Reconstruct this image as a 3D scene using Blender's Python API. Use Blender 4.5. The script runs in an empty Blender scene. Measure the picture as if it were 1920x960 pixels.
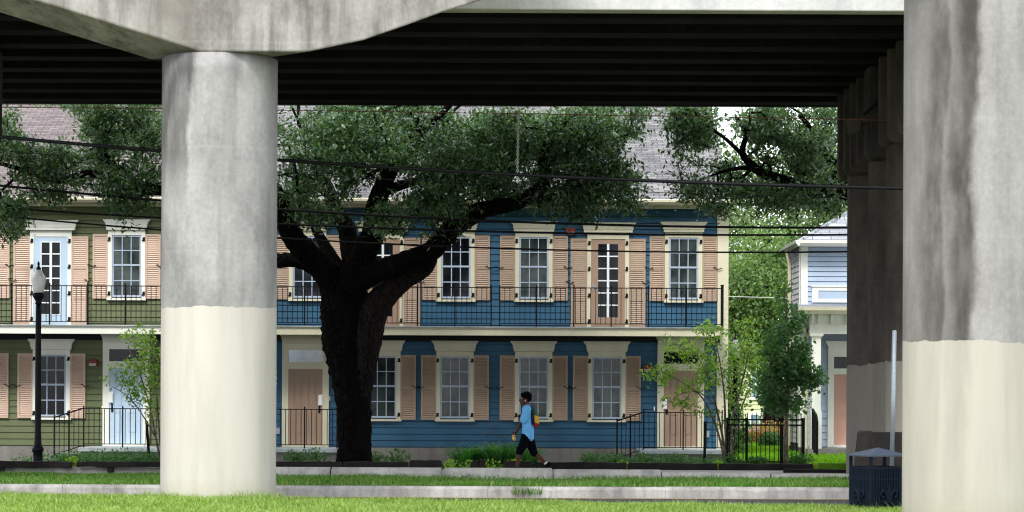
import bpy, bmesh, math, random
import numpy as np
from mathutils import Vector, Matrix, noise as mnoise
R = math.radians
random.seed(7); rng = np.random.default_rng(7)
scene = bpy.context.scene
col = scene.collection

# ------------------------------------------------------------------ camera mapping
F = 4380.0; HX, HY = 960.0, 738.0; EYE = 1.6; ROLL = R(0.25)
def P(px, py, Y):
    dx, dy = px - HX, py - HY
    u = dx*math.cos(ROLL) + dy*math.sin(ROLL)
    v = dy*math.cos(ROLL) - dx*math.sin(ROLL)
    return Vector((u*Y/F, Y, EYE - v*Y/F))
def fx(px, py=738, Y=60): return P(px, py, Y).x
def fz(py, Y=60, px=850): return P(px, py, Y).z

# ------------------------------------------------------------------ mesh helpers
class MB:
    def __init__(s): s.v = []; s.f = []
    def add(s, vs, fs):
        o = len(s.v); s.v += [tuple(p) for p in vs]; s.f += [tuple(i+o for i in q) for q in fs]
    def box(s, x0, x1, y0, y1, z0, z1):
        s.add([(x0,y0,z0),(x1,y0,z0),(x1,y1,z0),(x0,y1,z0),(x0,y0,z1),(x1,y0,z1),(x1,y1,z1),(x0,y1,z1)],
              [(0,3,2,1),(4,5,6,7),(0,1,5,4),(1,2,6,5),(2,3,7,6),(3,0,4,7)])
        return s
    def prism(s, poly, a0, a1, axis='y'):
        n = len(poly)
        if axis == 'y': vs = [(p[0],a0,p[1]) for p in poly]+[(p[0],a1,p[1]) for p in poly]
        elif axis == 'x': vs = [(a0,p[0],p[1]) for p in poly]+[(a1,p[0],p[1]) for p in poly]
        else: vs = [(p[0],p[1],a0) for p in poly]+[(p[0],p[1],a1) for p in poly]
        fs = [tuple(range(n)), tuple(range(2*n-1,n-1,-1))]+[(i,(i+1)%n,(i+1)%n+n,i+n) for i in range(n)]
        s.add(vs, fs); return s
    def tube(s, pts, rad, n=8, caps=True, wob=0.0, flat=1.0):
        pts = [Vector(p) for p in pts]
        if not hasattr(rad, '__len__'): rad = [rad]*len(pts)
        vs = []; fs = []
        ref = Vector((0,0,1))
        prevx = None
        for i, p in enumerate(pts):
            d = (pts[min(i+1,len(pts)-1)] - pts[max(i-1,0)])
            d = d.normalized() if d.length > 1e-9 else Vector((0,0,1))
            if prevx is None:
                a = Vector((0,1,0)) if abs(d.y) < .8 else Vector((1,0,0))
                x = d.cross(a).normalized()
            else:
                x = (prevx - d*prevx.dot(d)).normalized()
            y = d.cross(x); prevx = x
            for k in range(n):
                t = 2*math.pi*k/n
                r = rad[i]*(1 + (wob*math.sin(3.1*k+i*1.7)*.6 + wob*random.uniform(-1,1)*.6 if wob else 0))
                vs.append(p + x*math.cos(t)*r + y*math.sin(t)*r*flat)
        for i in range(len(pts)-1):
            for k in range(n):
                fs.append((i*n+k, i*n+(k+1)%n, (i+1)*n+(k+1)%n, (i+1)*n+k))
        if caps:
            fs.append(tuple(range(n-1,-1,-1))); fs.append(tuple((len(pts)-1)*n+k for k in range(n)))
        s.add(vs, fs); return s
    def lathe(s, prof, cx, cy, n=16, sx=1, sy=1):
        vs = []; fs = []
        for r, z in prof:
            for k in range(n):
                t = 2*math.pi*k/n
                vs.append((cx+r*math.cos(t)*sx, cy+r*math.sin(t)*sy, z))
        m = len(prof)
        for i in range(m-1):
            for k in range(n): fs.append((i*n+k, i*n+(k+1)%n, (i+1)*n+(k+1)%n, (i+1)*n+k))
        fs.append(tuple(range(n-1,-1,-1))); fs.append(tuple((m-1)*n+k for k in range(n)))
        s.add(vs, fs); return s
    def ball(s, c, r, nu=12, nv=8, sx=1, sy=1, sz=1, jit=0):
        prof = []
        vs = []; fs = []
        for j in range(nv+1):
            a = math.pi*j/nv
            for k in range(nu):
                t = 2*math.pi*k/nu
                q = 1+random.uniform(-jit,jit)
                vs.append((c[0]+r*sx*math.sin(a)*math.cos(t)*q, c[1]+r*sy*math.sin(a)*math.sin(t)*q, c[2]-r*sz*math.cos(a)*q))
        for j in range(nv):
            for k in range(nu): fs.append((j*nu+k, j*nu+(k+1)%nu, (j+1)*nu+(k+1)%nu, (j+1)*nu+k))
        s.add(vs, fs); return s
    def xform(s, M):
        s.v = [tuple(M @ Vector(p)) for p in s.v]; return s
    def mesh(s, name, mat, smooth=False, merge=False):
        me = bpy.data.meshes.new(name)
        bm = bmesh.new()
        bv = [bm.verts.new(p) for p in s.v]
        for q in s.f:
            try: bm.faces.new([bv[i] for i in q])
            except ValueError: pass
        if merge: bmesh.ops.remove_doubles(bm, verts=bm.verts, dist=1e-4)
        bmesh.ops.recalc_face_normals(bm, faces=bm.faces)
        bm.to_mesh(me); bm.free()
        if mat: me.materials.append(mat)
        if smooth: me.polygons.foreach_set('use_smooth', [True]*len(me.polygons))
        return me
    def build(s, name, mat, parent=None, smooth=False, bevel=0, merge=False):
        return add(name, s.mesh(name, mat, smooth, merge), parent, bevel=bevel)

def rootloc(o):
    v = Vector((0,0,0))
    while o is not None: v += o.location; o = o.parent
    return v
def add(name, me, parent=None, loc=None, bevel=0):
    """loc None: the mesh is in world coordinates; otherwise loc is the place in the world."""
    o = bpy.data.objects.new(name, me); col.objects.link(o)
    w = Vector(loc) if loc is not None else Vector((0,0,0))
    if parent is not None:
        o.parent = parent; w = w - rootloc(parent)
    o.location = w
    if bevel:
        m = o.modifiers.new('bevel','BEVEL'); m.width = bevel; m.segments = 2; m.limit_method = 'ANGLE'
    return o
def tag(o, label=None, cat=None, group=None, kind=None):
    if label: o['label'] = label
    if cat: o['category'] = cat
    if group: o['group'] = group
    if kind: o['kind'] = kind
    return o
def thing(name, loc, label, cat, group=None):
    o = bpy.data.objects.new(name, None); col.objects.link(o); o.location = loc; o.empty_display_size = .2
    return tag(o, label, cat, group)
def rawmesh(name, V, Fq, mat, nside=4):
    me = bpy.data.meshes.new(name)
    V = np.asarray(V, dtype=np.float32).reshape(-1,3); Fq = np.asarray(Fq, dtype=np.int32).reshape(-1,nside)
    me.vertices.add(len(V)); me.vertices.foreach_set('co', V.ravel())
    me.loops.add(Fq.size); me.loops.foreach_set('vertex_index', Fq.ravel())
    me.polygons.add(len(Fq)); me.polygons.foreach_set('loop_start', np.arange(len(Fq), dtype=np.int32)*nside)
    me.polygons.foreach_set('loop_total', np.full(len(Fq), nside, dtype=np.int32))
    me.update(calc_edges=True); me.validate()
    me.materials.append(mat)
    return me

# ------------------------------------------------------------------ materials
class NT:
    def __init__(s, name):
        s.m = bpy.data.materials.new(name); s.m.use_nodes = True
        s.t = s.m.node_tree; s.b = s.t.nodes['Principled BSDF']
        s.geo = None
    def n(s, typ, **kw):
        nd = s.t.nodes.new(typ)
        for k, v in kw.items():
            if hasattr(nd, k): setattr(nd, k, v)
            else: nd.inputs[k].default_value = v
        return nd
    def l(s, a, b): s.t.links.new(a, b)
    def pos(s, scale=(1,1,1), off=(0,0,0)):
        if s.geo is None: s.geo = s.n('ShaderNodeNewGeometry')
        mp = s.n('ShaderNodeMapping'); mp.inputs['Scale'].default_value = scale; mp.inputs['Location'].default_value = off
        s.l(s.geo.outputs['Position'], mp.inputs['Vector']); return mp.outputs['Vector']
    def noise(s, scale, vec=None, detail=4, rough=.55):
        nd = s.n('ShaderNodeTexNoise'); nd.inputs['Scale'].default_value = scale
        nd.inputs['Detail'].default_value = detail; nd.inputs['Roughness'].default_value = rough
        s.l(vec if vec is not None else s.pos(), nd.inputs['Vector']); return nd.outputs['Fac']
    def ramp(s, fac, stops):
        nd = s.n('ShaderNodeValToRGB'); e = nd.color_ramp.elements
        while len(e) < len(stops): e.new(.5)
        for i, (p, c) in enumerate(stops):
            e[i].position = p; c = c if hasattr(c,'__len__') else (c,c,c); e[i].color = (*c[:3],1)
        s.l(fac, nd.inputs['Fac']); return nd.outputs['Color']
    def mix(s, fac, a, b, mode='MIX'):
        nd = s.n('ShaderNodeMix', data_type='RGBA', blend_type=mode)
        for sock, v in ((nd.inputs[0],fac),(nd.inputs[6],a),(nd.inputs[7],b)):
            if isinstance(v, (int,float)): sock.default_value = v
            elif isinstance(v, (tuple,list)): sock.default_value = (*v[:3],1)
            else: s.l(v, sock)
        return nd.outputs[2]
    def math(s, op, a, b=0, c=None):
        nd = s.n('ShaderNodeMath', operation=op)
        for i, v in enumerate((a,b,c)):
            if v is None: continue
            if isinstance(v,(int,float)): nd.inputs[i].default_value = v
            else: s.l(v, nd.inputs[i])
        return nd.outputs[0]
    def sep(s, axis):
        if s.geo is None: s.geo = s.n('ShaderNodeNewGeometry')
        nd = s.n('ShaderNodeSeparateXYZ'); s.l(s.geo.outputs['Position'], nd.inputs[0]); return nd.outputs[axis]
    def bump(s, h, strength=.3, dist=.02):
        nd = s.n('ShaderNodeBump'); nd.inputs['Strength'].default_value = strength; nd.inputs['Distance'].default_value = dist
        s.l(h, nd.inputs['Height']); s.l(nd.outputs[0], s.b.inputs['Normal'])
    def out(s, colr, rough=.7, spec=.3):
        if isinstance(colr,(tuple,list)): s.b.inputs['Base Color'].default_value = (*colr[:3],1)
        else: s.l(colr, s.b.inputs['Base Color'])
        s.b.inputs['Roughness'].default_value = rough
        s.b.inputs['Specular IOR Level'].default_value = spec
        return s.m

def paint(name, c, rough=.55, var=.12, scale=1.3, spec=.3, grime=.15):
    t = NT(name)
    n1 = t.noise(scale, t.pos((1,1,.5)), 5)
    n2 = t.noise(9, t.pos((1,1,.25)), 5)
    d = tuple(x*(1-var*1.6) for x in c); h = tuple(min(1,x*(1+var)) for x in c)
    base = t.ramp(n1, [(.3,d),(.7,h)])
    base = t.mix(t.ramp(n2, [(.45,0),(.75,grime)]), base, tuple(x*.55+.03 for x in c))
    return t.out(base, rough, spec)

def concrete(name, light, dark, paint_z=None, paint_c=(.72,.70,.55), stain=None, streak=.6, rough=.85, tilt=0):
    t = NT(name)
    big = t.noise(1.1, t.pos((1,1,.55)), 8, .68)
    fine = t.noise(14, t.pos(), 6, .65)
    st = t.noise(2.2, t.pos((1.6,1.6,.16)), 6, .62)
    c = t.ramp(big, [(.36,dark),(.5,tuple(.6*a+.4*b for a,b in zip(light,dark))),(.62,light)])
    c = t.mix(t.ramp(st, [(.46,0),(.66,streak)]), c, tuple(x*.42 for x in dark))
    c = t.mix(.22, c, t.ramp(fine, [(.3,.12),(.7,.6)]), 'OVERLAY')
    spk = t.noise(55, t.pos(), 2)
    c = t.mix(t.ramp(spk, [(.68,0),(.76,.45)]), c, tuple(x*.3 for x in dark))
    z = t.sep(2); x = t.sep(0)
    # form joints: faint horizontal pour lines
    fr = t.math('FRACT', t.math('MULTIPLY', t.math('ADD', t.math('ADD', z, -.62), t.math('MULTIPLY', big, .05)), 1/1.57+0.0))
    ln = t.ramp(fr, [(0,1),(.012,0),(.97,0),(1,.8)])
    c = t.mix(t.math('MULTIPLY', ln, .14), c, tuple(min(1,q*1.25) for q in light))
    masks = []
    if stain:
        for (x0, x1, soft, amt, colr, *zf) in stain:
            wv = t.math('ADD', x, t.math('MULTIPLY', t.math('SUBTRACT', t.noise(1.1, t.pos((1,1,.55)), 6, .6), .5), soft*2.6))
            wv = t.math('ADD', wv, t.math('MULTIPLY', t.math('SUBTRACT', t.noise(5, t.pos((1,1,.8)), 5, .6), .5), soft*.75))
            # stain creeps sideways with height
            wv = t.math('ADD', wv, t.math('MULTIPLY', z, -.02))
            mr = t.ramp(wv, [(0,0),(1,1)])
            a = t.n('ShaderNodeMapRange', interpolation_type='SMOOTHSTEP'); t.l(wv, a.inputs[0]); a.inputs[1].default_value = x0-soft; a.inputs[2].default_value = x0+soft
            b = t.n('ShaderNodeMapRange', interpolation_type='SMOOTHSTEP'); t.l(wv, b.inputs[0]); b.inputs[1].default_value = x1-soft*.4; b.inputs[2].default_value = x1+soft*.4
            m = t.math('MULTIPLY', t.math('SUBTRACT', a.outputs[0], b.outputs[0]), amt)
            m = t.math('MULTIPLY', m, t.ramp(t.noise(5, t.pos((1,1,.3)), 5), [(.3,.55),(.6,1)]))
            if zf:
                zr_ = t.n('ShaderNodeMapRange', interpolation_type='SMOOTHSTEP'); t.l(t.math('ADD', z, t.math('MULTIPLY', big, 1.2)), zr_.inputs[0]); zr_.inputs[1].default_value = zf[0]+.6; zr_.inputs[2].default_value = zf[1]+.6
                m = t.math('MULTIPLY', m, zr_.outputs[0])
            c = t.mix(m, c, colr); masks.append(m)
    if paint_z is not None:
        edge = t.math('ADD', z, t.math('MULTIPLY', t.math('SUBTRACT', t.noise(2.5, t.pos((1,1,0)), 5), .5), .16))
        if tilt: edge = t.math('ADD', edge, t.math('MULTIPLY', x, tilt))
        m = t.math('LESS_THAN', edge, paint_z)
        pc = t.ramp(t.noise(1.2, t.pos((2,2,.25)), 6, .6), [(.3,tuple(q*.90 for q in paint_c)),(.65,paint_c)])
        pc = t.mix(t.ramp(st, [(.48,0),(.72,.42)]), pc, tuple(q*.62 for q in paint_c))
        pc = t.mix(t.ramp(t.noise(60,t.pos(),2), [(.72,0),(.78,.4)]), pc, tuple(q*.45 for q in paint_c))
        if stain:
            for mk in masks[1:]: pc = t.mix(t.math('MULTIPLY', mk, .22), pc, (.16,.15,.12))
        # rain splash dirt right at the ground
        low = t.n('ShaderNodeMapRange'); t.l(t.math('ADD', z, t.math('MULTIPLY', fine, .25)), low.inputs[0]); low.inputs[1].default_value = .05; low.inputs[2].default_value = .42; low.inputs[3].default_value = .6; low.inputs[4].default_value = 0
        pc = t.mix(low.outputs[0], pc, (.33,.32,.24))
        c = t.mix(m, c, pc)
    t.bump(fine, .25, .012)
    return t.out(c, rough, .2)

M = {}
M['pier_left'] = concrete('weathered_concrete_left', (.385,.378,.372), (.235,.23,.225), 2.89, (.50,.472,.425), stain=[(-5.6,-4.98,.12,.85,(.06,.06,.06),4.2,5.6),(-4.45,-4.25,.12,.3,(.12,.12,.12),3.5,5.5),(-3.85,-3.72,.05,.35,(.16,.16,.17))], streak=.3)
M['pier_right'] = concrete('weathered_concrete_right', (.345,.335,.33), (.255,.245,.24), 2.51, (.43,.403,.355), stain=[(5.1,6.10,.18,.50,(.11,.10,.09)),(5.45,5.68,.09,.72,(.045,.041,.038)),(5.76,6.05,.16,.86,(.034,.031,.029))], streak=.25, tilt=.03)
M['cap'] = concrete('cap_concrete', (.37,.355,.335), (.17,.16,.15), stain=[(-5.7,-4.9,.35,.55,(.14,.125,.11)),(-4.2,-3.9,.2,.35,(.17,.16,.15))], streak=.65)
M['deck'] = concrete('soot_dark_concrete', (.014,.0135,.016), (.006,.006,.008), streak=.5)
M['fascia'] = concrete('parapet_white_concrete', (.62,.62,.62), (.52,.52,.525), streak=.15)
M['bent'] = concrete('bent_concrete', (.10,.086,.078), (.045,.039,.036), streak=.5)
M['bent_dark'] = concrete('bent_shaded_core_concrete', (.030,.027,.026), (.014,.013,.013), streak=.4)  # darker copy of the rib concrete; shade between the ribs put into colour
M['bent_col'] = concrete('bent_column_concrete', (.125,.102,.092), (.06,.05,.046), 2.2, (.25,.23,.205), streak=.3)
M['block'] = concrete('block_concrete', (.62,.605,.575), (.36,.35,.335), streak=.4)
M['kerb'] = concrete('kerb_concrete', (.43,.42,.41), (.24,.235,.23), streak=.5)
M['barrier'] = concrete('barrier_dark_concrete', (.045,.038,.034), (.015,.014,.014), streak=.6)
M['foundation'] = concrete('foundation_render', (.26,.25,.23), (.18,.17,.16), streak=.2)
M['slab'] = concrete('porch_slab_concrete', (.50,.55,.57), (.30,.34,.37), streak=.25)
M['walk'] = concrete('walk_concrete', (.45,.44,.42), (.28,.27,.26), streak=.1)

M['blue'] = paint('blue_siding_paint', (.025,.102,.188), .6, .14, grime=.38)
M['green'] = paint('olive_siding_paint', (.125,.152,.072), .6, .12, grime=.3)
M['pale'] = paint('pale_blue_siding_paint', (.40,.49,.63), .6, .06)
M['whiteside'] = paint('white_siding_paint', (.74,.76,.80), .6, .05)
M['cream'] = paint('cream_trim_paint', (.66,.62,.47), .5, .07)
M['white'] = paint('white_trim_paint', (.82,.82,.75), .5, .05)
M['tan'] = paint('tan_shutter_paint', (.40,.288,.213), .5, .08)
M['peach'] = paint('peach_shutter_paint', (.59,.425,.335), .5, .06)
M['tandoor'] = paint('tan_door_paint', (.35,.24,.175), .5, .06)
M['bluedoor'] = paint('pale_blue_door_paint', (.48,.61,.76), .45, .05)
M['pinkdoor'] = paint('salmon_door_paint', (.56,.33,.25), .5, .05)
M['sash'] = paint('sash_grey_paint', (.40,.47,.60), .45, .05)
M['sashwhite'] = paint('glazing_bar_white', (.80,.82,.86), .45, .03)
M['iron'] = paint('black_iron_paint', (.006,.006,.007), .6, .2, spec=.12)
M['lampblack'] = paint('lamp_post_paint', (.005,.005,.009), .5, .2, spec=.15)
M['navy'] = paint('bin_navy_paint', (.005,.010,.020), .6, .2, spec=.07)
M['binroof'] = paint('bin_roof_paint', (.045,.06,.09), .5, .15, spec=.25)
M['redlamp'] = paint('rust_red_lamp', (.22,.035,.02), .5, .1)
M['lampglow'] = paint('lamp_lens_grey', (.45,.42,.40), .3, .05)
M['soffit'] = paint('dark_soffit_and_shade_paint', (.012,.014,.020), .7, .1)
M['paper'] = paint('white_paper', (.85,.85,.87), .8, .03, grime=.02)
M['gutter'] = paint('gutter_cream', (.66,.62,.46), .4, .06)
M['palehouse'] = paint('pale_yellow_siding', (.55,.55,.36), .6, .06)
M['rubber'] = paint('cable_black', (.006,.006,.009), .55, .15, spec=.2)
M['copper'] = paint('rusty_wire', (.20,.075,.04), .6, .2)
M['chain'] = paint('galvanised_chain', (.50,.50,.50), .5, .15)
M['terracotta'] = paint('terracotta_pot', (.22,.07,.05), .7, .15)

def simple(name, c, rough=.6, spec=.3, metal=0):
    t = NT(name); n = t.noise(30, t.pos(), 3)
    m = t.out(t.ramp(n, [(.3,tuple(x*.85 for x in c)),(.7,tuple(min(1,x*1.1) for x in c))]), rough, spec)
    t.b.inputs['Metallic'].default_value = metal; return m
M['galv'] = simple('galvanised_steel', (.36,.41,.46), .45, .5, .35)

def glass(name, c0, c1, rough=.06, spec=.6):
    t = NT(name)
    n = t.noise(1.6, t.pos((1.2,1,1)), 3)
    nb_ = t.noise(.42, t.pos((1,1,.6)), 1)
    t.out(t.mix(1.0, t.ramp(n, [(.38,c0),(.62,c1)]), t.ramp(nb_, [(.35,.45),(.65,1.25)]), 'MULTIPLY'), rough, spec)
    w = t.noise(1.7, t.pos((1,1,1)), 2); t.bump(w, .02, .05)
    return t.m
M['glass'] = glass('window_glass_with_blind', (.016,.026,.026), (.075,.095,.09), .10, .25)
M['glassdark'] = glass('dark_window_glass', (.004,.006,.009), (.010,.014,.020), .10, .2)
M['glassblue'] = glass('reflective_transom_glass', (.20,.33,.48), (.50,.62,.72), .05, .8)
M['globe'] = None
t = NT('white_acorn_globe'); t.out((.93,.93,.94), .2, .4)
t.b.inputs['Subsurface Weight'].default_value = .3; t.b.inputs['Subsurface Radius'].default_value = (.05,.05,.05)
M['globe'] = t.m

def shingle(name, c1, c2, yscale, w=.30, h=.14):
    t = NT(name)
    br = t.n('ShaderNodeTexBrick'); t.l(t.pos((1,yscale,0)), br.inputs['Vector'])
    br.inputs['Color1'].default_value = (*c1,1); br.inputs['Color2'].default_value = (*c2,1)
    br.inputs['Mortar'].default_value = (*[x*.55 for x in c2],1)
    br.inputs['Scale'].default_value = 1; br.inputs['Mortar Size'].default_value = .012
    br.inputs['Brick Width'].default_value = w; br.inputs['Row Height'].default_value = h; br.inputs['Bias'].default_value = -.1
    n = t.noise(.8, t.pos(), 5)
    c = t.mix(t.ramp(n, [(.4,0),(.7,.35)]), br.outputs['Color'], tuple(x*.6 for x in c2))
    n2 = t.noise(40, t.pos(), 3); c = t.mix(.3, c, t.ramp(n2, [(.3,.2),(.7,.75)]), 'OVERLAY')
    t.bump(br.outputs['Fac'], -.4, .02)
    return t.out(c, .9, .15)
M['shingle'] = shingle('mauve_shingles', (.235,.23,.236), (.098,.095,.105), 1.11)
M['shingle2'] = shingle('brown_mauve_shingles', (.19,.160,.162), (.11,.090,.095), 1.11)
M['shingle3'] = shingle('pale_grey_shingles', (.33,.345,.38), (.18,.195,.225), 1.16, .5, .2)

def barkm(name, c1, c2):
    t = NT(name)
    v = t.n('ShaderNodeTexVoronoi', feature='DISTANCE_TO_EDGE'); v.inputs['Scale'].default_value = 13
    mp = t.pos((1,1,.42)); nz = t.noise(3, t.pos(), 4)
    t.l(mp, v.inputs['Vector'])
    n = t.noise(5, t.pos((1,1,.35)), 6, .65)
    c = t.ramp(n, [(.3,c1),(.7,c2)])
    c = t.mix(t.ramp(v.outputs['Distance'], [(0,.75),(.12,0)]), c, tuple(x*.25 for x in c1))
    t.bump(v.outputs['Distance'], 1.0, .10)
    return t.out(c, 1.0, .04)
M['bark'] = barkm('dark_oak_bark', (.004,.0035,.0035), (.013,.011,.011))
M['bark2'] = barkm('grey_oak_bark', (.011,.009,.009), (.036,.029,.028))
M['palebark'] = barkm('pale_smooth_bark', (.16,.13,.10), (.28,.24,.20))
M['timber'] = concrete('black_weathered_timber', (.030,.025,.024), (.010,.009,.009), streak=.3)

def leafm(name, cols, rough=.4, trans=.35, spec=.4):
    t = NT(name)
    g = t.n('ShaderNodeNewGeometry'); t.geo = g
    c = t.ramp(g.outputs['Random Per Island'], [(i/(len(cols)-1)*.98+.01, q) for i, q in enumerate(cols)])
    n = t.noise(.7, t.pos(), 3)
    c = t.mix(t.ramp(n, [(.35,.0),(.7,.35)]), c, tuple(x*.6 for x in cols[0]))
    t.out(c, rough, spec)
    tr = t.n('ShaderNodeBsdfTranslucent'); hs = t.mix(1.0, c, (1.5,1.6,.6), 'MULTIPLY'); t.l(hs, tr.inputs['Color'])
    mx = t.n('ShaderNodeMixShader'); mx.inputs[0].default_value = trans
    o = t.t.nodes['Material Output']
    t.l(t.b.outputs[0], mx.inputs[1]); t.l(tr.outputs[0], mx.inputs[2]); t.l(mx.outputs[0], o.inputs['Surface'])
    return t.m
M['oakleaf'] = leafm('live_oak_leaves', [(.030,.072,.034),(.052,.112,.052),(.088,.165,.08),(.18,.27,.16)], .33, .32, .5)
M['myrtle'] = leafm('crape_myrtle_leaves', [(.11,.22,.035),(.19,.34,.055),(.33,.48,.10)], .5, .45)
M['maple'] = leafm('maple_leaves', [(.045,.125,.045),(.07,.175,.06),(.12,.25,.09)], .45, .38)
M['fartree'] = leafm('far_tree_leaves', [(.095,.150,.072),(.125,.185,.09),(.16,.225,.112)], .6, .35, .2)
M['willow'] = leafm('pale_tree_leaves', [(.085,.16,.055),(.14,.225,.085),(.21,.30,.12)], .6, .35, .2)
M['shrub'] = leafm('shrub_leaves', [(.04,.12,.03),(.06,.17,.05),(.11,.25,.08)], .5, .35)
M['lily'] = leafm('strap_leaves', [(.03,.13,.03),(.05,.19,.045),(.10,.29,.085)], .4, .4)
M['lime'] = leafm('lime_leaves', [(.20,.36,.02),(.30,.50,.03)], .5, .4)
M['redflower'] = leafm('red_flowers', [(.55,.13,.09),(.60,.32,.22),(.14,.26,.07),(.20,.32,.10)], .6, .3)
M['grass'] = leafm('near_grass_blades', [(.12,.215,.025),(.17,.30,.04),(.29,.43,.10),(.50,.54,.28)], .55, .4, .2)
M['grassfar'] = leafm('verge_grass_blades', [(.045,.15,.02),(.08,.22,.03),(.14,.30,.05),(.10,.25,.035),(.17,.33,.07),(.40,.37,.22)], .6, .35, .2)
M['lawn'] = leafm('lawn_blades', [(.14,.32,.015),(.20,.42,.02),(.28,.50,.04)], .6, .45, .2)

def groundm(name, c1, c2, c3, sc=3, bumpd=.02):
    t = NT(name); n = t.noise(sc, t.pos(), 6, .65); n2 = t.noise(sc*14, t.pos(), 4)
    c = t.ramp(n, [(.3,c1),(.55,c2),(.75,c3)]); c = t.mix(.35, c, t.ramp(n2,[(.3,.1),(.7,.7)]), 'OVERLAY')
    t.bump(n2, .5, bumpd); return t.out(c, .95, .1)
M['soil'] = groundm('grass_soil', (.09,.11,.035), (.13,.15,.05), (.17,.18,.08))
M['bedsoil'] = groundm('bed_mulch', (.03,.025,.018), (.05,.04,.028), (.06,.08,.03))
M['dry'] = groundm('dry_verge', (.11,.14,.05), (.18,.18,.09), (.34,.30,.20))
M['asphalt'] = groundm('asphalt', (.045,.047,.055), (.06,.062,.07), (.075,.077,.085), 2, .006)
M['yellow'] = paint('faded_yellow_line', (.42,.26,.08), .8, .2)
M['lawnsoil'] = groundm('lawn_soil', (.10,.22,.02), (.14,.30,.025), (.2,.36,.04))

# ------------------------------------------------------------------ leaves, grass, twigs
def leaf_quads(C, L, W, up=.35, rs=None, droop=0.0, sizevar=.35):
    rs = rs or rng
    n = len(C)
    d = rs.normal(size=(n,3)); d[:,2] -= droop; d /= np.linalg.norm(d,axis=1,keepdims=True)
    nn = rs.normal(size=(n,3)); nn[:,2] += up*2.2
    s = np.cross(d, nn); s /= np.linalg.norm(s,axis=1,keepdims=True)+1e-9
    k = (1+rs.uniform(-sizevar,sizevar,size=(n,1)))
    nr = np.cross(s, d)
    p0 = C - d*L*.5*k; p2 = C + d*L*.5*k
    p1 = C + s*W*.5*k + nr*W*.12; p3 = C - s*W*.5*k + nr*W*.12
    V = np.stack([p0,p1,p2,p3],1).reshape(-1,3)
    Fq = np.arange(n*4).reshape(-1,4)
    return V, Fq
def leaf_object(name, C, L, W, mat, parent, **kw):
    V, Fq = leaf_quads(np.asarray(C), L, W, **kw)
    return add(name, rawmesh(name, V, Fq, mat), parent)
def grow(nodes, parents, radii, targets, step=.45, jit=.10, sag=.0):
    """greedy branching from existing nodes to all targets; returns arrays of the new nodes."""
    N = [np.array(p, float) for p in nodes]; PA = list(parents); n0 = len(N)
    T = np.asarray(targets)
    base = np.array(N)
    d0 = np.min(np.linalg.norm(T[:,None,:]-base[None,:,:],axis=2),axis=1)
    cap = n0 + len(T)*12
    arr = np.zeros((cap,3)); arr[:n0] = base; cnt = n0
    for i in np.argsort(d0):
        t = T[i]; dd = np.linalg.norm(arr[:cnt]-t,axis=1); j = int(np.argmin(dd)); d = dd[j]
        m = max(1, min(10, int(d/step)))
        a = arr[j].copy(); prev = j
        for q in range(1, m+1):
            u = q/m
            p = a+(t-a)*u
            if q < m: p = p + rng.normal(size=3)*jit*d/m*1.2 + np.array([0,0,.12*d*u*(1-u)])
            if cnt >= cap: break
            arr[cnt] = p; PA.append(prev); prev = cnt; cnt += 1
    count = np.ones(cnt)
    for i in range(cnt-1, n0-1, -1): count[PA[i]] += count[i]
    return arr[:cnt], PA, count, n0
def twig_mesh(name, arr, PA, count, n0, mat, r0=.006, pw=.40, rmax=.09, ns=4):
    idx = np.arange(n0, len(arr)); a = arr[[PA[i] for i in idx]]; b = arr[idx]
    r = np.minimum(r0*count[idx]**pw, rmax)
    d = b-a; L = np.linalg.norm(d,axis=1,keepdims=True)+1e-9; d = d/L
    ref = np.where(np.abs(d[:,2:3])<.9, np.array([[0,0,1.]]), np.array([[1.,0,0]]))
    x = np.cross(d,ref); x /= np.linalg.norm(x,axis=1,keepdims=True); y = np.cross(d,x)
    rings = []
    a = a - d*(r[:,None]*.5); b = b + d*(r[:,None]*.5)
    for base in (a,b):
        for k in range(ns):
            t = 2*math.pi*k/ns
            rings.append(base + (x*math.cos(t)+y*math.sin(t))*r[:,None])
    V = np.stack(rings,1).reshape(-1,3)
    n = len(idx); o = (np.arange(n)*2*ns)[:,None]
    fs = np.concatenate([o+np.array([[k,(k+1)%ns,ns+(k+1)%ns,ns+k]]) for k in range(ns)],0)
    return rawmesh(name, V, fs, mat)
def smooth_path(pts, sub=4):
    """catmull-rom through (Vector, r)"""
    out = []
    n = len(pts)
    for i in range(n-1):
        p0 = pts[max(i-1,0)]; p1 = pts[i]; p2 = pts[i+1]; p3 = pts[min(i+2,n-1)]
        for k in range(sub):
            t = k/sub
            q = .5*((2*p1[0])+(p2[0]-p0[0])*t+(2*p0[0]-5*p1[0]+4*p2[0]-p3[0])*t*t+(3*p1[0]-p0[0]-3*p2[0]+p3[0])*t**3)
            out.append((q, p1[1]+(p2[1]-p1[1])*t))
    out.append(pts[-1]); return out
def limb(mb, pts, n=18, wob=.07, sub=7):
    """pts: (px,py,Y,r)"""
    sp = smooth_path([(P(a,b,Y), r) for a,b,Y,r in pts], sub)
    mb.tube([q[0] for q in sp], [q[1] for q in sp], n, True, wob)
    return [np.array(q[0]) for q in sp]
def ell_points(n, c, rad, shell=.0):
    d = rng.normal(size=(n,3)); d /= np.linalg.norm(d,axis=1,keepdims=True)
    r = rng.uniform(shell,1,size=(n,1))**(1/2.2)
    return np.array(c)+d*r*np.array(rad)
def pix_clusters(regs):
    """regs: (px,py,rx,ry,Y0,Y1,n) ellipses seen in the photograph, spread through a depth range"""
    out = []
    for (cx,cy,rx,ry,Y0,Y1,n) in regs:
        for _ in range(n):
            a = random.uniform(0,2*math.pi); r = math.sqrt(random.random())
            Y = random.uniform(Y0,Y1)
            out.append(np.array(P(cx+rx*r*math.cos(a), cy+ry*r*math.sin(a), Y)))
    return np.array(out)
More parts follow.
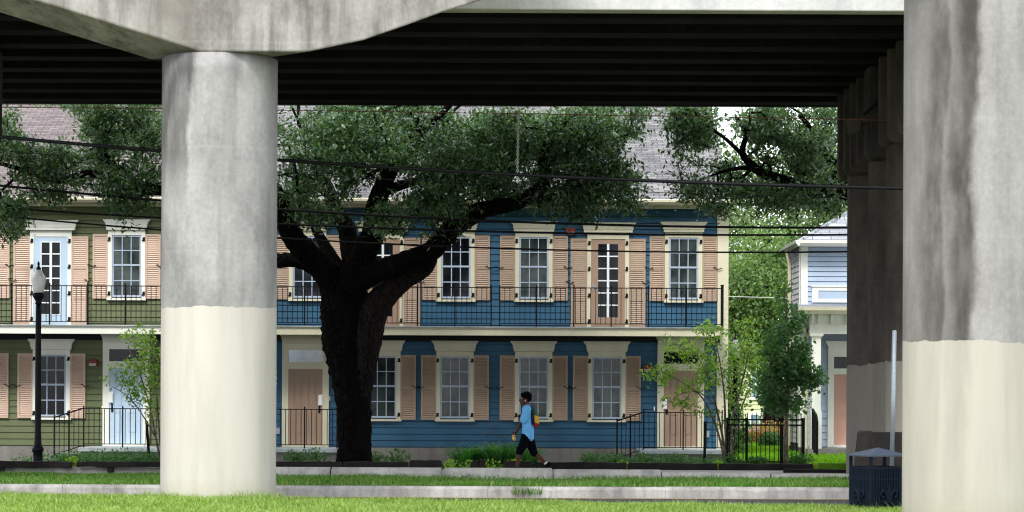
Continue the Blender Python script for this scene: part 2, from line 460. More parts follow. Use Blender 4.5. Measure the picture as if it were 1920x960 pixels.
def clump(C, thr, sc, off):
    return C[np.array([mnoise.noise(Vector((c[0]*sc+off, c[1]*sc, c[2]*sc*1.35))) > thr for c in C])]
def blades(n, xr, yr, zf, h, w, lean=.5, mask=None):
    X = rng.uniform(*xr, size=n); Y = rng.uniform(*yr, size=n)
    if mask is not None:
        k = mask(X,Y); X = X[k]; Y = Y[k]; n = len(X)
    Z = zf(X,Y); H = h*rng.uniform(.5,1.3,size=n); th = rng.uniform(0,2*math.pi,size=n)
    patch = .75+.5*(np.sin(X*2.3+1.1*Y)*np.sin(Y*3.1-X*.7)*.5+.5)
    H = H*patch
    ln = lean*H*rng.uniform(.2,1.2,size=n); la = rng.uniform(0,2*math.pi,size=n)
    dx, dy = np.cos(th)*w, np.sin(th)*w
    b = np.stack([X,Y,Z],1)
    side = np.stack([dx,dy,np.zeros(n)],1)
    mid = b + np.stack([np.cos(la)*ln*.3, np.sin(la)*ln*.3, H*.6],1)
    tip = b + np.stack([np.cos(la)*ln, np.sin(la)*ln, H],1)
    V = np.stack([b-side, b+side, mid+side*.7, mid-side*.7, tip+side*.12, tip-side*.12],1).reshape(-1,3)
    o = (np.arange(n)*6)[:,None]
    Fq = np.concatenate([o+np.array([[0,1,2,3]]), o+np.array([[3,2,4,5]])],0)
    return V, Fq

# ================================================================== SETTING: ground, road, kerbs, verges
def znear(X, Y): return -.075 - .011*X + 0*Y
g = MB(); g.box(-400,400,-60,900,-.62,-.42); tag(g.build('ground', M['soil']), kind='structure')
# near lawn that the camera looks across
n = MB(); xs = np.linspace(-16,16,33); ys = np.linspace(2,35.45,30)
vs = [(x,y,znear(x,y)+.012*math.sin(x*1.7+y)+.01*math.sin(y*2.2)) for y in ys for x in xs]
W = len(xs); fs = [(j*W+i, j*W+i+1, (j+1)*W+i+1, (j+1)*W+i) for j in range(len(ys)-1) for i in range(W-1)]
n.add(vs, fs); tag(n.build('lawn_ground', M['soil'], smooth=True), kind='structure')
tag(MB().box(-60,60,35.46,35.64,-.4,-.14).build('near_kerb', M['kerb'], bevel=.02), kind='structure')
tag(MB().box(-90,90,35.65,39.5,-.4,-.16).build('road', M['asphalt']), kind='structure')
yl = MB().box(-90,90,39.30,39.42,-.159,-.156); tag(yl.build('road_edge_line', M['yellow']), kind='structure')
# far kerb in cast lengths, each a little out of line
k = MB(); x = -22.0
while x < 22:
    L = random.choice([2.4,3.0,3.6]); dz = random.uniform(-.005,.005); dy = random.uniform(-.008,.008)
    nseg = 14; rows = []
    for q in range(nseg+1):
        xx = x+(L-.005)*q/nseg; chip = random.choice([0,0,0,.004,.010,.028 if random.random()<.3 else .006])
        rows.append([(xx,39.5+dy,-.3),(xx,39.515+dy+random.uniform(-.004,.004),-.02-chip),(xx,39.55+dy+chip,.03+dz-chip*.4),(xx,39.70,.03+dz),(xx,39.70,-.3)])
    vs_k = [p for r_ in rows for p in r_]
    fs_k = [(a*5+b_, a*5+(b_+1)%5, (a+1)*5+(b_+1)%5, (a+1)*5+b_) for a in range(nseg) for b_ in range(5)]+[tuple(range(5)), tuple(nseg*5+b_ for b_ in range(5))]
    k.add(vs_k, fs_k); x += L
tag(k.build('far_kerb', M['kerb']), kind='structure')
v = MB(); xs = np.linspace(-24,24,60); ys = np.linspace(39.70,44.5,9)
vs = [(x,y,(.028 if j==0 else .0+.012*math.sin(x*1.3+j))) for j,y in enumerate(ys) for x in xs]
W = len(xs); fs = [(j*W+i, j*W+i+1, (j+1)*W+i+1, (j+1)*W+i) for j in range(len(ys)-1) for i in range(W-1)]
v.add(vs, fs); tag(v.build('verge', M['dry'], smooth=True), kind='structure')
tag(MB().box(-60,60,44.5,48.4,-.3,.03).build('pavement', M['walk']), kind='structure')
tag(MB().box(-60,7.9,48.7,60.0,-.5,-.22).build('planting_bed', M['bedsoil']), kind='structure')
tag(MB().box(7.905,60,48.4,60.0,-.39,.013).build('front_yard', M['walk']), kind='structure')
tag(MB().box(5.58,30,54.75,140,-.4,.0).build('side_lawn', M['lawnsoil']), kind='structure')

cxl0 = fx(411,500,36)
V, Fq = blades(105000, (-9.5,9), (29.5,35.55), znear, .075, .007, .9)
V2, F2 = blades(1500, (-9.5,9), (33,35.5), znear, .13, .004, .7)
V3, F3 = blades(700, (cxl0-1.05, cxl0+1.05), (34.9,35.45), znear, .12, .005, .8); V2 = np.concatenate([V2,V3]); F2 = np.concatenate([F2, F3+len(V2)-len(V3)])
F2 = F2+len(V); V = np.concatenate([V,V2]); Fq = np.concatenate([Fq,F2])
tag(add('grass', rawmesh('grass', V, Fq, M['grass'])), kind='stuff')
def vmask(X, Y):
    dens = .62+.38*np.sin(X*.9+1.3)*np.sin(X*.37+Y)
    bare = np.exp(-((X-.4)/2.2)**2)*np.clip((Y-41.6)/2,0,1)
    dens = np.clip(dens+.25*(X<-4)-.55*bare,.12,1)
    return rng.random(len(X)) < dens
V, Fq = blades(60000, (-11,9.5), (39.72,43.55), lambda X,Y: 0*X+.005, .085, .009, .85, vmask)
tag(add('verge_grass', rawmesh('verge_grass', V, Fq, M['grassfar'])), kind='stuff')
V, Fq = blades(9000, (-11,-5.4), (42.4,43.5), lambda X,Y: 0*X+.005, .09, .008, .7)
tag(add('tall_verge_grass', rawmesh('tall_verge_grass', V, Fq, M['grassfar'])), kind='stuff')
V, Fq = blades(26000, (5.65,10.5), (54.9,78), lambda X,Y: 0*X+.005, .09, .014, .7)
tag(add('lawn_grass', rawmesh('lawn_grass', V, Fq, M['lawn'])), kind='stuff')

# ================================================================== VIADUCT
KV = .95
def sy(y): return y*KV
def sz(z): return EYE+(z-EYE)*KV
VZ = EYE + 718*39*KV/F
via = thing('viaduct', (0,43,0), 'elevated motorway deck with sooty girders and pale parapet spanning above the street', 'viaduct')
MB().box(-60,60,sy(38.9),sy(39.25),VZ,VZ+2.3).build('parapet', M['fascia'], via, bevel=.02)
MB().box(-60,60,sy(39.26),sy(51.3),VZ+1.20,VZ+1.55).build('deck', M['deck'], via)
for i in range(8):
    yc = sy(40.0 + i*1.6)
    w, tw = .28, .085
    z0, z1 = VZ-.01, VZ+1.195
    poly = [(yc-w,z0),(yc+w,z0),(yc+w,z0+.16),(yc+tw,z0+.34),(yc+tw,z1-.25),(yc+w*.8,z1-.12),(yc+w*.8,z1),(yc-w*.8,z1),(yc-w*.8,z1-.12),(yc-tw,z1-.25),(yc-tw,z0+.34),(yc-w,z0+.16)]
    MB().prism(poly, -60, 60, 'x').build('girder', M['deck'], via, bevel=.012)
MB().box(-60,60,sy(51.55),sy(51.8),VZ-.02,VZ+2.3).build('parapet', M['deck'], via, bevel=.02)

def rib(mb, X0, X1, y0, y1, z0, z1, r=.28, flip=1):
    pts = []
    for k in range(7):
        a = math.pi + (math.pi/2)*k/6
        pts.append((X0+flip*(r+r*math.cos(a)), z0+r+r*math.sin(a)))
    poly = [(X0,z1)]+pts+[(X1,z0),(X1,z1)]
    mb.prism(poly, y0, y1, 'y')
bent = thing('viaduct_bent', (7.5,44,0), 'row of three dark concrete columns under ribbed beam carrying the viaduct on the right', 'bridge support')
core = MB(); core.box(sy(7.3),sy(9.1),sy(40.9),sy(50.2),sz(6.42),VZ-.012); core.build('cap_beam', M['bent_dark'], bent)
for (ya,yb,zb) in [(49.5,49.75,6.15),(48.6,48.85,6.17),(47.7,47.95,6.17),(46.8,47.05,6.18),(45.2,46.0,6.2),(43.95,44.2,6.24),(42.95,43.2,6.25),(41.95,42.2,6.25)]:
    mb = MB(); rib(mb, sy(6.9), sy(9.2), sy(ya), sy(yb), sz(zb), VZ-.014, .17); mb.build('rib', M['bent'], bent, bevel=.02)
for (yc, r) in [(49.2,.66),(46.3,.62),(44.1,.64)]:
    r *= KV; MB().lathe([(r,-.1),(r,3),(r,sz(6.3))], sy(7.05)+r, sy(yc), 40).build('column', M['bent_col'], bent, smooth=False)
for zz in (sz(P(1600,672,49).z), sz(P(1600,685,49).z)):
    r = .66*KV+.012; MB().lathe([(r,zz-.02),(r,zz+.02)], sy(7.05)+.66*KV, sy(49.2), 40).build('strap', M['bent_col'], bent)
lb = thing('viaduct_bent', (-10.5,41,0), 'dark rounded end of beam carrying the viaduct at the extreme left edge', 'bridge support')
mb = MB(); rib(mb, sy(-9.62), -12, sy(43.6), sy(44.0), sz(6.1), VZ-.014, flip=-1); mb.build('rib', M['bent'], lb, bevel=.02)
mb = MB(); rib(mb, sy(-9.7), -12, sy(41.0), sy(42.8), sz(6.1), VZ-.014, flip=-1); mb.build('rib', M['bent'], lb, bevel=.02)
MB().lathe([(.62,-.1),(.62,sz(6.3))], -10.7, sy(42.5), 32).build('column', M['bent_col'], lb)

def smooth_by_angle(o):
    me = o.data
    for p in me.polygons: p.use_smooth = abs(p.normal.z) < .5
def column(root, cx, cy, r, z1, mat, n=64):
    zs = np.linspace(-.25, z1, 30)
    o = MB().lathe([(r,z) for z in zs], cx, cy, n).build('column', mat, root); smooth_by_angle(o); return o
# near left pier: round column, hammerhead cap turned a little off the road line
cxL = fx(411, 500, 36)
pl = thing('bridge_pier', (cxL,36,0), 'round concrete pier with pale painted base and wide hammerhead cap at left', 'bridge pier')
column(pl, cxL, 36, .885, P(411,98.5,35.12).z+.01, M['pier_left'])
zc = EYE + (738-97+2.4)*35.2/F
yf0 = 35.12; prof = []
for (a,b_) in [(-380,-128),(100,10),(370,94),(376,97),(574,97),(582,96.4),(684,75),(770,45),(830,23),(905,0),(1060,-40)]:
    q = P(a,b_,yf0); prof.append((q.x,q.z))
zt9 = 9.8; prof = [(prof[0][0],zt9)]+prof+[(prof[-1][0],zt9)]
n_ = len(prof); sk = (-.92,.86); capm = MB()
capm.add([(x,yf0,z) for x,z in prof]+[(x+sk[0],yf0+sk[1],z) for x,z in prof], [tuple(range(n_)),tuple(range(2*n_-1,n_-1,-1))]+[(i,(i+1)%n_,(i+1)%n_+n_,i+n_) for i in range(n_)])
capm.build('cap', M['cap'], pl, bevel=.03)
# near right pier
cxR = fx(1694, 480, 32)+.915
pr = thing('bridge_pier', (cxR,32,0), 'big round concrete pier streaked with black run-off stains at the right edge', 'bridge pier')
column(pr, cxR, 32, .91, 7.75, M['pier_right'])
capm = MB().prism([(-4,9.4),(-3,8.7),(-1.2,7.74),(1.2,7.74),(3,8.7),(4,9.4),(4,10.2),(-4,10.2)], -.95,.95,'y').xform(Matrix.Translation((cxR,32,0)) @ Matrix.Rotation(R(12),4,'Z'))
capm.build('cap', M['cap'], pr, bevel=.03)

# dark crash barrier beside the columns
bz = P(1650,808,39.2).z
xb0 = fx(1602,840,39.2); xb1 = xb0+3.2
b = MB().prism([(xb0-.02,0),(xb0+.09,bz-.03),(xb0+.12,bz),(fx(1636,0,39.2),bz),(fx(1637,0,39.2),bz-.02),(xb1,bz-.02),(xb1,0)], 39.0, 39.49, 'y')
tag(b.build('crash_barrier', M['barrier'], bevel=.02), 'blackened low concrete barrier wall behind the litter bin', 'barrier')

# ================================================================== FACADE PARTS
YF = 60.0; YW = YF-.024
def siding(X0, X1, z0, z1, y, pitch=.165, lip=.022):
    mb = MB(); zs = []
    z = z0
    while z < z1-1e-4:
        zt = min(z+pitch, z1)
        a = min(z+.022, zt)
        mb.add([(X0,y-lip,a),(X1,y-lip,a),(X1,y-.006,zt),(X0,y-.006,zt),(X0,y+.03,a),(X1,y+.03,a),(X0,y+.03,z),(X1,y+.03,z),(X0,y-.006,z),(X1,y-.006,z)], [(0,1,2,3),(4,5,1,0),(6,7,5,4),(8,9,7,6)])
        z = zt
    return mb
# ---- window prototypes (local origin: centre of sash bottom at the wall face, -Y outwards)
SW, SH, CW = .755, 1.585, .955
def window_meshes(mtrim, msash, mglass, head_w=1.2, H=SH, tag_=''):
    w, h = SW/2, H
    c = MB()
    c.box(-CW/2,-w,-.05,.0,-.03,h+.13); c.box(w,CW/2,-.05,.0,-.03,h+.13); c.box(-w,w,-.05,0,h,h+.13)
    casing = c.mesh('window', mtrim)
    s = MB()
    fw = .045
    mid = h*.515
    for (z0,z1,y) in ((0,mid+.02,-.022),(mid-.02,h,-.032)):
        s.box(-w,-w+fw,y,y+.02,z0,z1); s.box(w-fw,w,y,y+.02,z0,z1)
        s.box(-w+fw,w-fw,y,y+.02,z0,z0+fw); s.box(-w+fw,w-fw,y,y+.02,z1-fw,z1)
        for q in (-1,1): s.box(q*w/3.3-.012,q*w/3.3+.012,y+.003,y+.017,z0+fw,z1-fw)
        zc = (z0+z1)/2; s.box(-w+fw,w-fw,y+.004,y+.016,zc-.012,zc+.012)
    sash = s.mesh('sash', msash)
    pane = MB().box(-w+.01,w-.01,-.012,-.006,.01,h-.01).mesh('pane', mglass)
    hd = MB(); hw = head_w/2
    hd.prism([(-hw,h+.40),(-hw,h+.375),(-hw+.05,h+.32),(-hw+.085,h+.22),(-hw+.085,h+.135),(hw-.085,h+.135),(hw-.085,h+.22),(hw-.05,h+.32),(hw,h+.375),(hw,h+.40)], -.11, 0, 'y')
    hd.box(-hw+.06,hw-.06,-.125,-.11,h+.21,h+.235)
    head = hd.mesh('header', mtrim)
    sl = MB().box(-CW/2-.03,CW/2+.03,-.075,0,-.085,-.031).mesh('sill', mtrim)
    return casing, sash, pane, head, sl
def shutter_mesh(w, h, mat, panels=2):
    mb = MB(); st = .055; rl = .06
    mb.box(-w/2,-w/2+st,-.04,0,0,h); mb.box(w/2-st,w/2,-.04,0,0,h)
    edges = [0, h*.50, h] if panels == 2 else [0, h*.31, h*.645, h]
    for i, e in enumerate(edges):
        z0 = 0 if i == 0 else (h-rl if i == len(edges)-1 else e-rl/2)
        mb.box(-w/2+st,w/2-st,-.04,0,z0,z0+rl)
    for a, bb in zip(edges[:-1], edges[1:]):
        z0 = a+(rl if a == 0 else rl/2); z1 = bb-(rl if bb == h else rl/2)
        k = int((z1-z0)/.048); dz = (z1-z0)/k
        for i in range(k):
            zz = z0+i*dz
            mb.add([(-w/2+st,-.036,zz+.009),(w/2-st,-.036,zz+.009),(w/2-st,-.016,zz+dz),(-w/2+st,-.016,zz+dz),(-w/2+st,-.008,zz),(w/2-st,-.008,zz)],[(0,1,2,3),(4,5,1,0)])
    return mb.mesh('shutter', mat)
hinge_me = MB().box(-.03,.03,-.065,-.041,-.05,.05).box(-.045,-.0,-.075,-.066,-.055,-.02).mesh('hinge', M['iron'])
sd = MB()
sd.tube([(-.12,-.065,.03),(-.10,-.065,.045),(-.07,-.065,.035),(-.05,-.065,.005),(-.01,-.065,-.02),(.03,-.065,-.015),(.055,-.065,.01),(.085,-.065,.02),(.10,-.065,.0)], .011, 5)
dog_me = sd.mesh('shutter_dog', M['iron'])
def place_shutter(root, me, X, z, y, w, h, side, tall=False):
    o = add('shutter', me, root, (X, y, z))
    hx = X - side*(w/2+.03)
    for q in ((.07,.36,.66,.95) if tall else (.08,.92)):
        add('hinge', hinge_me, o, (hx, y, z+h*q))
    add('shutter_dog', dog_me, o, (X+side*(w/2+.01), y, z+h*.5))
    return o
def place_window(root, pk, X, z, y):
    c = add('window', pk[0], root, (X,y,z))
    for nm, me in zip(('sash','pane','header','sill'), pk[1:]): add(nm, me, c, (X,y,z))
    return c
SHW, SHH = .40, 1.66
def french_door(root, X, z, y, mtrim, mleaf, mshut_me, first_handle=True):
    w, h = .87, 2.29
    c = MB()
    c.box(-.535,-w/2,-.05,0,0,h+.16); c.box(w/2,.535,-.05,0,0,h+.16); c.box(-w/2,w/2,-.05,0,h,h+.16)
    cs = add('door_casing', c.mesh('door_casing', mtrim), root, (X,y,z))
    hd = MB(); hw = .71; h2 = h+.02
    hd.prism([(-hw,h2+.40),(-hw,h2+.375),(-hw+.05,h2+.32),(-hw+.085,h2+.22),(-hw+.085,h2+.145),(hw-.085,h2+.145),(hw-.085,h2+.22),(hw-.05,h2+.32),(hw,h2+.375),(hw,h2+.40)],-.12,0,'y')
    hd.box(-hw+.06,hw-.06,-.13,-.12,h2+.22,h2+.245)
    add('header', hd.mesh('header', mtrim), cs, (X,y,z))
    lf = MB(); a, b0, b1 = .255, .28, 2.16
    lf.box(-w/2,-a,-.035,0,.03,h); lf.box(a,w/2,-.035,0,.03,h); lf.box(-a,a,-.035,0,.03,b0); lf.box(-a,a,-.035,0,b1,h)
    d = add('french_door', lf.mesh('french_door', mleaf), root, (X,y,z))
    add('pane', MB().box(-a,a,-.016,-.010,b0,b1).mesh('pane', M['glassdark']), d, (X,y,z))
    mu = MB(); mu.box(-.03,.03,-.042,-.017,b0,b1)
    if mleaf is M['bluedoor']:
        mu.box(-a,-a+.02,-.042,-.017,b0,b1); mu.box(a-.02,a,-.042,-.017,b0,b1)
        mu.box(-a,a,-.043,-.017,b0,b0+.02); mu.box(-a,a,-.043,-.017,b1-.02,b1)
    for i in range(1,6):
        zz = b0+(b1-b0)*i/6; mu.box(-a+.001,a-.001,-.038,-.017,zz-.015,zz+.015)
    add('glazing_bars', mu.mesh('glazing_bars', M['sashwhite']), d, (X,y,z))
    add('handle', MB().box(-.40,-.36,-.05,-.034,.96,1.14).tube([(-.38,-.07,1.06),(-.31,-.07,1.06)],.012,6).mesh('handle', M['galv']), d, (X,y,z))
    return d
def front_door(root, X, z, y, mtrim, mleaf, mtransom, handle_side, z_head):
    w, h = .875, 2.0
    tz0, tz1 = z_head[0], z_head[1]; top = tz1+.16
    c = MB()
    c.box(-.60,-w/2,-.05,0,-.0,top); c.box(w/2,.60,-.05,0,-.0,top)
    c.box(-w/2,w/2,-.05,0,h,tz0); c.box(-w/2,w/2,-.05,0,tz1,top)
    cs = add('door_casing', c.mesh('door_casing', mtrim), root, (X,y,z))
    hd = MB(); hw = .665
    hd.prism([(-hw,top+.26),(-hw,top+.23),(-hw+.04,top+.18),(-hw+.07,top+.09),(-hw+.07,top+.001),(hw-.07,top+.001),(hw-.07,top+.09),(hw-.04,top+.18),(hw,top+.23),(hw,top+.26)],-.12,0,'y')
    add('header', hd.mesh('header', mtrim), cs, (X,y,z))
    add('transom_pane', MB().box(-w/2,w/2,-.02,-.012,tz0,tz1).mesh('transom_pane', mtransom), cs, (X,y,z))
    add('threshold', MB().box(-w/2-.04,w/2+.04,-.14,-.002,-.0,.06).mesh('threshold', mtrim), cs, (X,y,z))
    lf = MB()
    lf.box(-w/2,w/2,-.018,0,.062,h)
    def rl(x0,x1,z0,z1): lf.box(x0,x1,-.032,-.0181,z0,z1)
    st = .14
    rl(-w/2,-w/2+st,.062,h); rl(w/2-st,w/2,.062,h); rl(-.075,.075,.062,h)
    for (a,b0) in ((-w/2+st,-.075),(.075,w/2-st)):
        rl(a,b0,.062,.32); rl(a,b0,.86,1.0); rl(a,b0,h-.16,h)
        rl(a+.045,b0-.045,.365,.815); rl(a+.045,b0-.045,1.045,h-.205)
    d = add('front_door', lf.mesh('front_door', mleaf), root, (X,y,z))
    hx = handle_side*(w/2-.08)
    hm = MB(); hm.lathe([(.03,.93),(.035,.95),(.03,.97)], hx, -.05, 8); hm.box(hx-.022,hx+.022,-.042,-.033,.87,1.10)
    hm.ball((hx,-.06,.95),.033,8,6)
    add('handle', hm.mesh('handle', M['iron']), d, (X,y,z))
    return d
def railing(name, root, X0, X1, y, z0, ztop, zbot, posts, spacing=.125, post_h=.05, pw=.032):
    mb = MB()
    mb.box(X0,X1,y-.018,y+.018,ztop-.022,ztop); mb.box(X0,X1,y-.012,y+.012,zbot,zbot+.02)
    k = int((X1-X0)/spacing)
    for i in range(1,k):
        x = X0+(X1-X0)*i/k
        mb.box(x-.008,x+.008,y-.008,y+.008,zbot+.02,ztop-.022)
    o = mb.build(name, M['iron'], root)
    for x in posts:
        p = MB().box(x-pw/2,x+pw/2,y-pw/2-.001,y+pw/2+.001,z0,ztop+post_h*.5)
        p.ball((x,y,ztop+post_h*.8),pw*.62,8,6); p.build('post', M['iron'], o)
    return o
def wall_lamp(root, X, z, y):
    mb = MB()
    pts = []
    for k in range(9):
        a = math.pi*k/8; pts.append((X+.13*math.cos(a), z+.11*math.sin(a)**.7 if 0<k<8 else z))
    pts += [(X-.13,z-.05),(X-.09,z-.08),(X+.09,z-.08),(X+.13,z-.05)]
    mb.prism(pts, y-.11, y-.012, 'y')
    o = mb.build('wall_lamp', M['redlamp'], root, bevel=.015)
    MB().box(X-.09,X+.09,y-.125,y-.10,z-.07,z-.005).build('lens', M['lampglow'], o)
    return o

# levels
z_wall0 = fz(839.5); z_slab = fz(842,58.4); z_soffit = fz(629,58.75); z_balc = fz(614,58.75)
z_eave = fz(375,59.4); z_frieze = fz(390)
zl0 = fz(784); zu0 = fz(559.5)
zfd = z_balc+.03
Xsplit = fx(411); Xright = fx(1363,620)
X_left = -19.5
def porch(root, X0, X1, y0=58.35):
    MB().box(X0,X1,y0,YF-.02,z_slab-.105,z_slab).build('porch_slab', M['slab'], root, bevel=.012)
    MB().box(X0+.06,X1-.05,y0+.09,YF-.03,-.3,z_slab-.106).build('porch_base', M['foundation'], root)
def house_shell(root, X0, X1, msid, mroof, mtrim):
    MB().box(X0,X1,YF+.04,72,-.3,z_frieze+.2).build('body', M['soffit'], root)
    siding(X0,X1,z_wall0,z_frieze+.01,YF).build('wall', msid, root)
    MB().box(X0,X1,YF-.012,YF,-.4,z_wall0-.003).build('foundation', M['foundation'], root)
    zr = 9.72; ye = YF-.62
    rf = MB().prism([(ye,z_eave+.02),(66,zr),(72.6,z_eave+.02),(72.6,z_eave-.05),(66,zr-.09),(ye,z_eave-.05)], X0-(.0 if X0>-10 else .3), X1+(.06 if X1>0 else 0), 'x')
    rf.build('roof', mroof, root)
    MB().box(X0,X1,66-.07,66+.07,zr-.03,zr+.045).build('ridge_cap', mroof, root, bevel=.03)
    fr = MB().box(X0,X1,YF-.045,YF-.0,z_frieze,z_eave-.05); fr.box(X0,X1,YF-.09,YF-.045,z_eave-.13,z_eave-.05)
    fr.build('frieze', mtrim, root)
    MB().box(X0,X1,ye+.03,YF-.0905,z_eave-.09,z_eave-.052).build('soffit', mtrim, root)
    gp = [(ye-.11,z_eave+.015),(ye-.105,z_eave-.04),(ye-.04,z_eave-.10),(ye+.025,z_eave-.10),(ye+.025,z_eave+.01),(ye-.09,z_eave+.03)]
    MB().prism(gp, X0, X1+(.08 if X1>0 else 0), 'x').build('gutter', M['gutter'], root)
def balcony(root, X0, X1, mtrim):
    b = MB(); b.box(X0,X1,58.75,58.83,z_soffit,z_balc); b.build('balcony_fascia', mtrim, root, bevel=.008)
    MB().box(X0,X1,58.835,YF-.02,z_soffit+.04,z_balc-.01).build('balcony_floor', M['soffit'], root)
    MB().box(X0,X1,YF-.10,YF-.024,z_soffit-.13,z_soffit+.039).build('balcony_shade_strip', M['soffit'], root)  # added dark strip standing in for the balcony's shade on the wall
    MB().box(X0,X1,58.70,58.84,z_balc+.001,z_balc+.026).build('balcony_edge', M['slab'], root)

# ---------------- blue house
bh = thing('townhouse', ((Xsplit+Xright)/2,66,0), 'navy blue clapboard townhouse with cream trim and tan shutters behind the oak', 'house')
house_shell(bh, Xsplit+.002, Xright, M['blue'], M['shingle'], M['cream'])
MB().box(Xright-.26,Xright+.03,YF-.05,YF+.0,-.05,z_frieze).build('corner_board', M['cream'], bh)
wb = window_meshes(M['cream'], M['sash'], M['glass'])
wbd = window_meshes(M['cream'], M['sash'], M['glassdark'])
shb = shutter_mesh(SHW, SHH, M['tan']); shbt = shutter_mesh(.45, 2.28, M['tan'], 3)
def pair(root, me, X, z, off, w, h, tall=False):
    place_shutter(root, me, X-off, z, YF-.024, w, h, -1, tall); place_shutter(root, me, X+off, z, YF-.024, w, h, 1, tall)
for px in (716, 853, 1000.5, 1137.5):
    X = fx(px); place_window(bh, wb, X, zl0, YW); pair(bh, shb, X, zl0-.045, .672, SHW, SHH)
for px, pk in ((577,wbd),(855,wbd),(1001,wb),(1281.5,wb)):
    X = fx(px,500); place_window(bh, pk, X, zu0, YW); pair(bh, shb, X, zu0-.045, .672, SHW, SHH)
for px in (718,1140):
    X = fx(px,500); french_door(bh, X, zfd, YW, M['cream'], M['tandoor'], None); pair(bh, shbt, X, zfd+.02, .737, .45, 2.28, True)
zh = (fz(680)-z_slab, fz(657.5)-z_slab)
front_door(bh, fx(573,760), z_slab, YW, M['cream'], M['tandoor'], M['glassblue'], 1, zh)
front_door(bh, fx(1276,760), z_slab, YW, M['cream'], M['tandoor'], M['glassdark'], -1, zh)
porch(bh, fx(425,840,58.4), fx(632,840,58.4)); porch(bh, fx(1199,840,58.4), fx(1360,840,58.4))
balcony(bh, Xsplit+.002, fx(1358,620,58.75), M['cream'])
zt = fz(538,58.78); zb = fz(607,58.78)
def bx(px): return fx(px,570,58.78)
railing('balcony_railing', bh, bx(418), bx(922), 58.78, z_balc+.027, zt, zb, [bx(q) for q in (430,502,571,641,712,783,853,921)])
railing('balcony_railing', bh, bx(937), bx(1354), 58.78, z_balc+.027, zt, zb, [bx(q) for q in (937,1006,1076,1146,1216,1286)]+[])
p = MB().box(bx(1354)-.035,bx(1354)+.035,58.74,58.82,z_balc+.027,zt+.06).box(bx(1354)-.045,bx(1354)+.045,58.73,58.83,zt+.061,zt+.08); p.build('railing_post', M['iron'], bh)
def px_(px,y=58.42): return fx(px,800,y)
zrt = fz(768,58.42); zrb = fz(836,58.42)
railing('porch_railing', bh, px_(428), px_(633), 58.42, z_slab, zrt, zrb, [px_(q) for q in (428,500,571,632)])
railing('porch_railing', bh, px_(1207), px_(1355), 58.42, z_slab, fz(771,58.42), fz(838,58.42), [px_(1207),px_(1281),px_(1354)])
def stair_rail(root, xa, xb, y, ztop_a, ztop_b, n=6):
    mb = MB(); mb.tube([(xa,y,ztop_a),(xb,y,ztop_b)], .018, 6)
    for i in range(1,n):
        t = i/n; x = xa+(xb-xa)*t; zt_ = ztop_a+(ztop_b-ztop_a)*t
        mb.box(x-.008,x+.008,y-.008,y+.008,zt_-.92,zt_)
    mb.tube([(xa,y,ztop_a-.93),(xb,y,ztop_b-.93)], .011, 6)
    o = mb.build('stair_rail', M['iron'], root)
    for x, zt_ in ((xa,ztop_a),((xa+xb)/2,(ztop_a+ztop_b)/2)):
        q = MB().box(x-.018,x+.018,y-.019,y+.019,.0,zt_+.03); q.ball((x,y,zt_+.045),.022,8,6); q.build('post', M['iron'], o)
stair_rail(bh, px_(1157), px_(1207), 58.42, fz(788,58.42), fz(771,58.42))
MB().box(px_(1165),px_(1198),58.5,59.8,-.1,.09).build('porch_step', M['foundation'], bh, bevel=.01)
wall_lamp(bh, fx(1214,690), fz(690), YF); wall_lamp(bh, fx(1070,434), fz(434), YF)
MB().box(fx(618)-.015,fx(618)+.015,YF-.03,YF-.017,fz(752),fz(744)).build('doorbell', M['white'], bh)
MB().box(fx(1227)-.015,fx(1227)+.015,YF-.03,YF-.017,fz(768),fz(761)).build('doorbell', M['white'], bh)
MB().box(fx(521,809)-.05,fx(521,809)+.05,YF-.05,YF-.017,fz(815),fz(803)).build('outlet_box', M['galv'], bh)
MB().box(fx(1326,812)-.05,fx(1326,812)+.05,YF-.05,YF-.017,fz(818),fz(806)).build('outlet_box', M['galv'], bh)
for px in (914,941):
    MB().lathe([(.02,0),(.028,.03),(.012,.05)],0,0,8).xform(Matrix.Translation((fx(px,815),YF-.015,fz(815))) @ Matrix.Rotation(R(90),4,'X')).build('vent_knob', M['copper'], bh)
for ch, py in (('3',700),('0',711),('9',722)):
    cu = bpy.data.curves.new('digit','FONT'); cu.body = ch; cu.size = .16; cu.extrude = .006; cu.align_x = 'CENTER'; cu.align_y = 'CENTER'
    to = bpy.data.objects.new('tmp', cu); col.objects.link(to); bpy.context.view_layer.update()
    me = bpy.data.meshes.new_from_object(to.evaluated_get(bpy.context.evaluated_depsgraph_get()))
    bpy.data.objects.remove(to); me.transform(Matrix.Rotation(R(90),4,'X')); me.materials.clear(); me.materials.append(M['sashwhite'])
    add('house_number', me, bh, (fx(517,py), YF-.026, fz(py)))

# ---------------- green house
gh = thing('townhouse', ((X_left+Xsplit)/2,66,0), 'olive green clapboard townhouse with white trim and peach shutters at left', 'house')
house_shell(gh, X_left, Xsplit-.002, M['green'], M['shingle2'], M['cream'])
wg = window_meshes(M['white'], M['sash'], M['glassdark'])
wg2 = window_meshes(M['white'], M['sash'], M['glass'])
shg = shutter_mesh(SHW, SHH, M['peach']); shgt = shutter_mesh(.45, 2.28, M['peach'], 3)
for px, pk in ((-47,wg),(97,wg)):
    X = fx(px); place_window(gh, pk, X, zl0, YW); pair(gh, shg, X, zl0-.045, .672, SHW, SHH)
for px in (238,-45):
    X = fx(px,500); place_window(gh, wg2, X, zu0, YW); pair(gh, shg, X, zu0-.045, .672, SHW, SHH)
X = fx(96,500); french_door(gh, X, zfd, YW, M['white'], M['bluedoor'], None); pair(gh, shgt, X, zfd+.02, .737, .45, 2.28, True)
front_door(gh, fx(237,760), z_slab, YW, M['white'], M['bluedoor'], M['glassdark'], -1, zh)
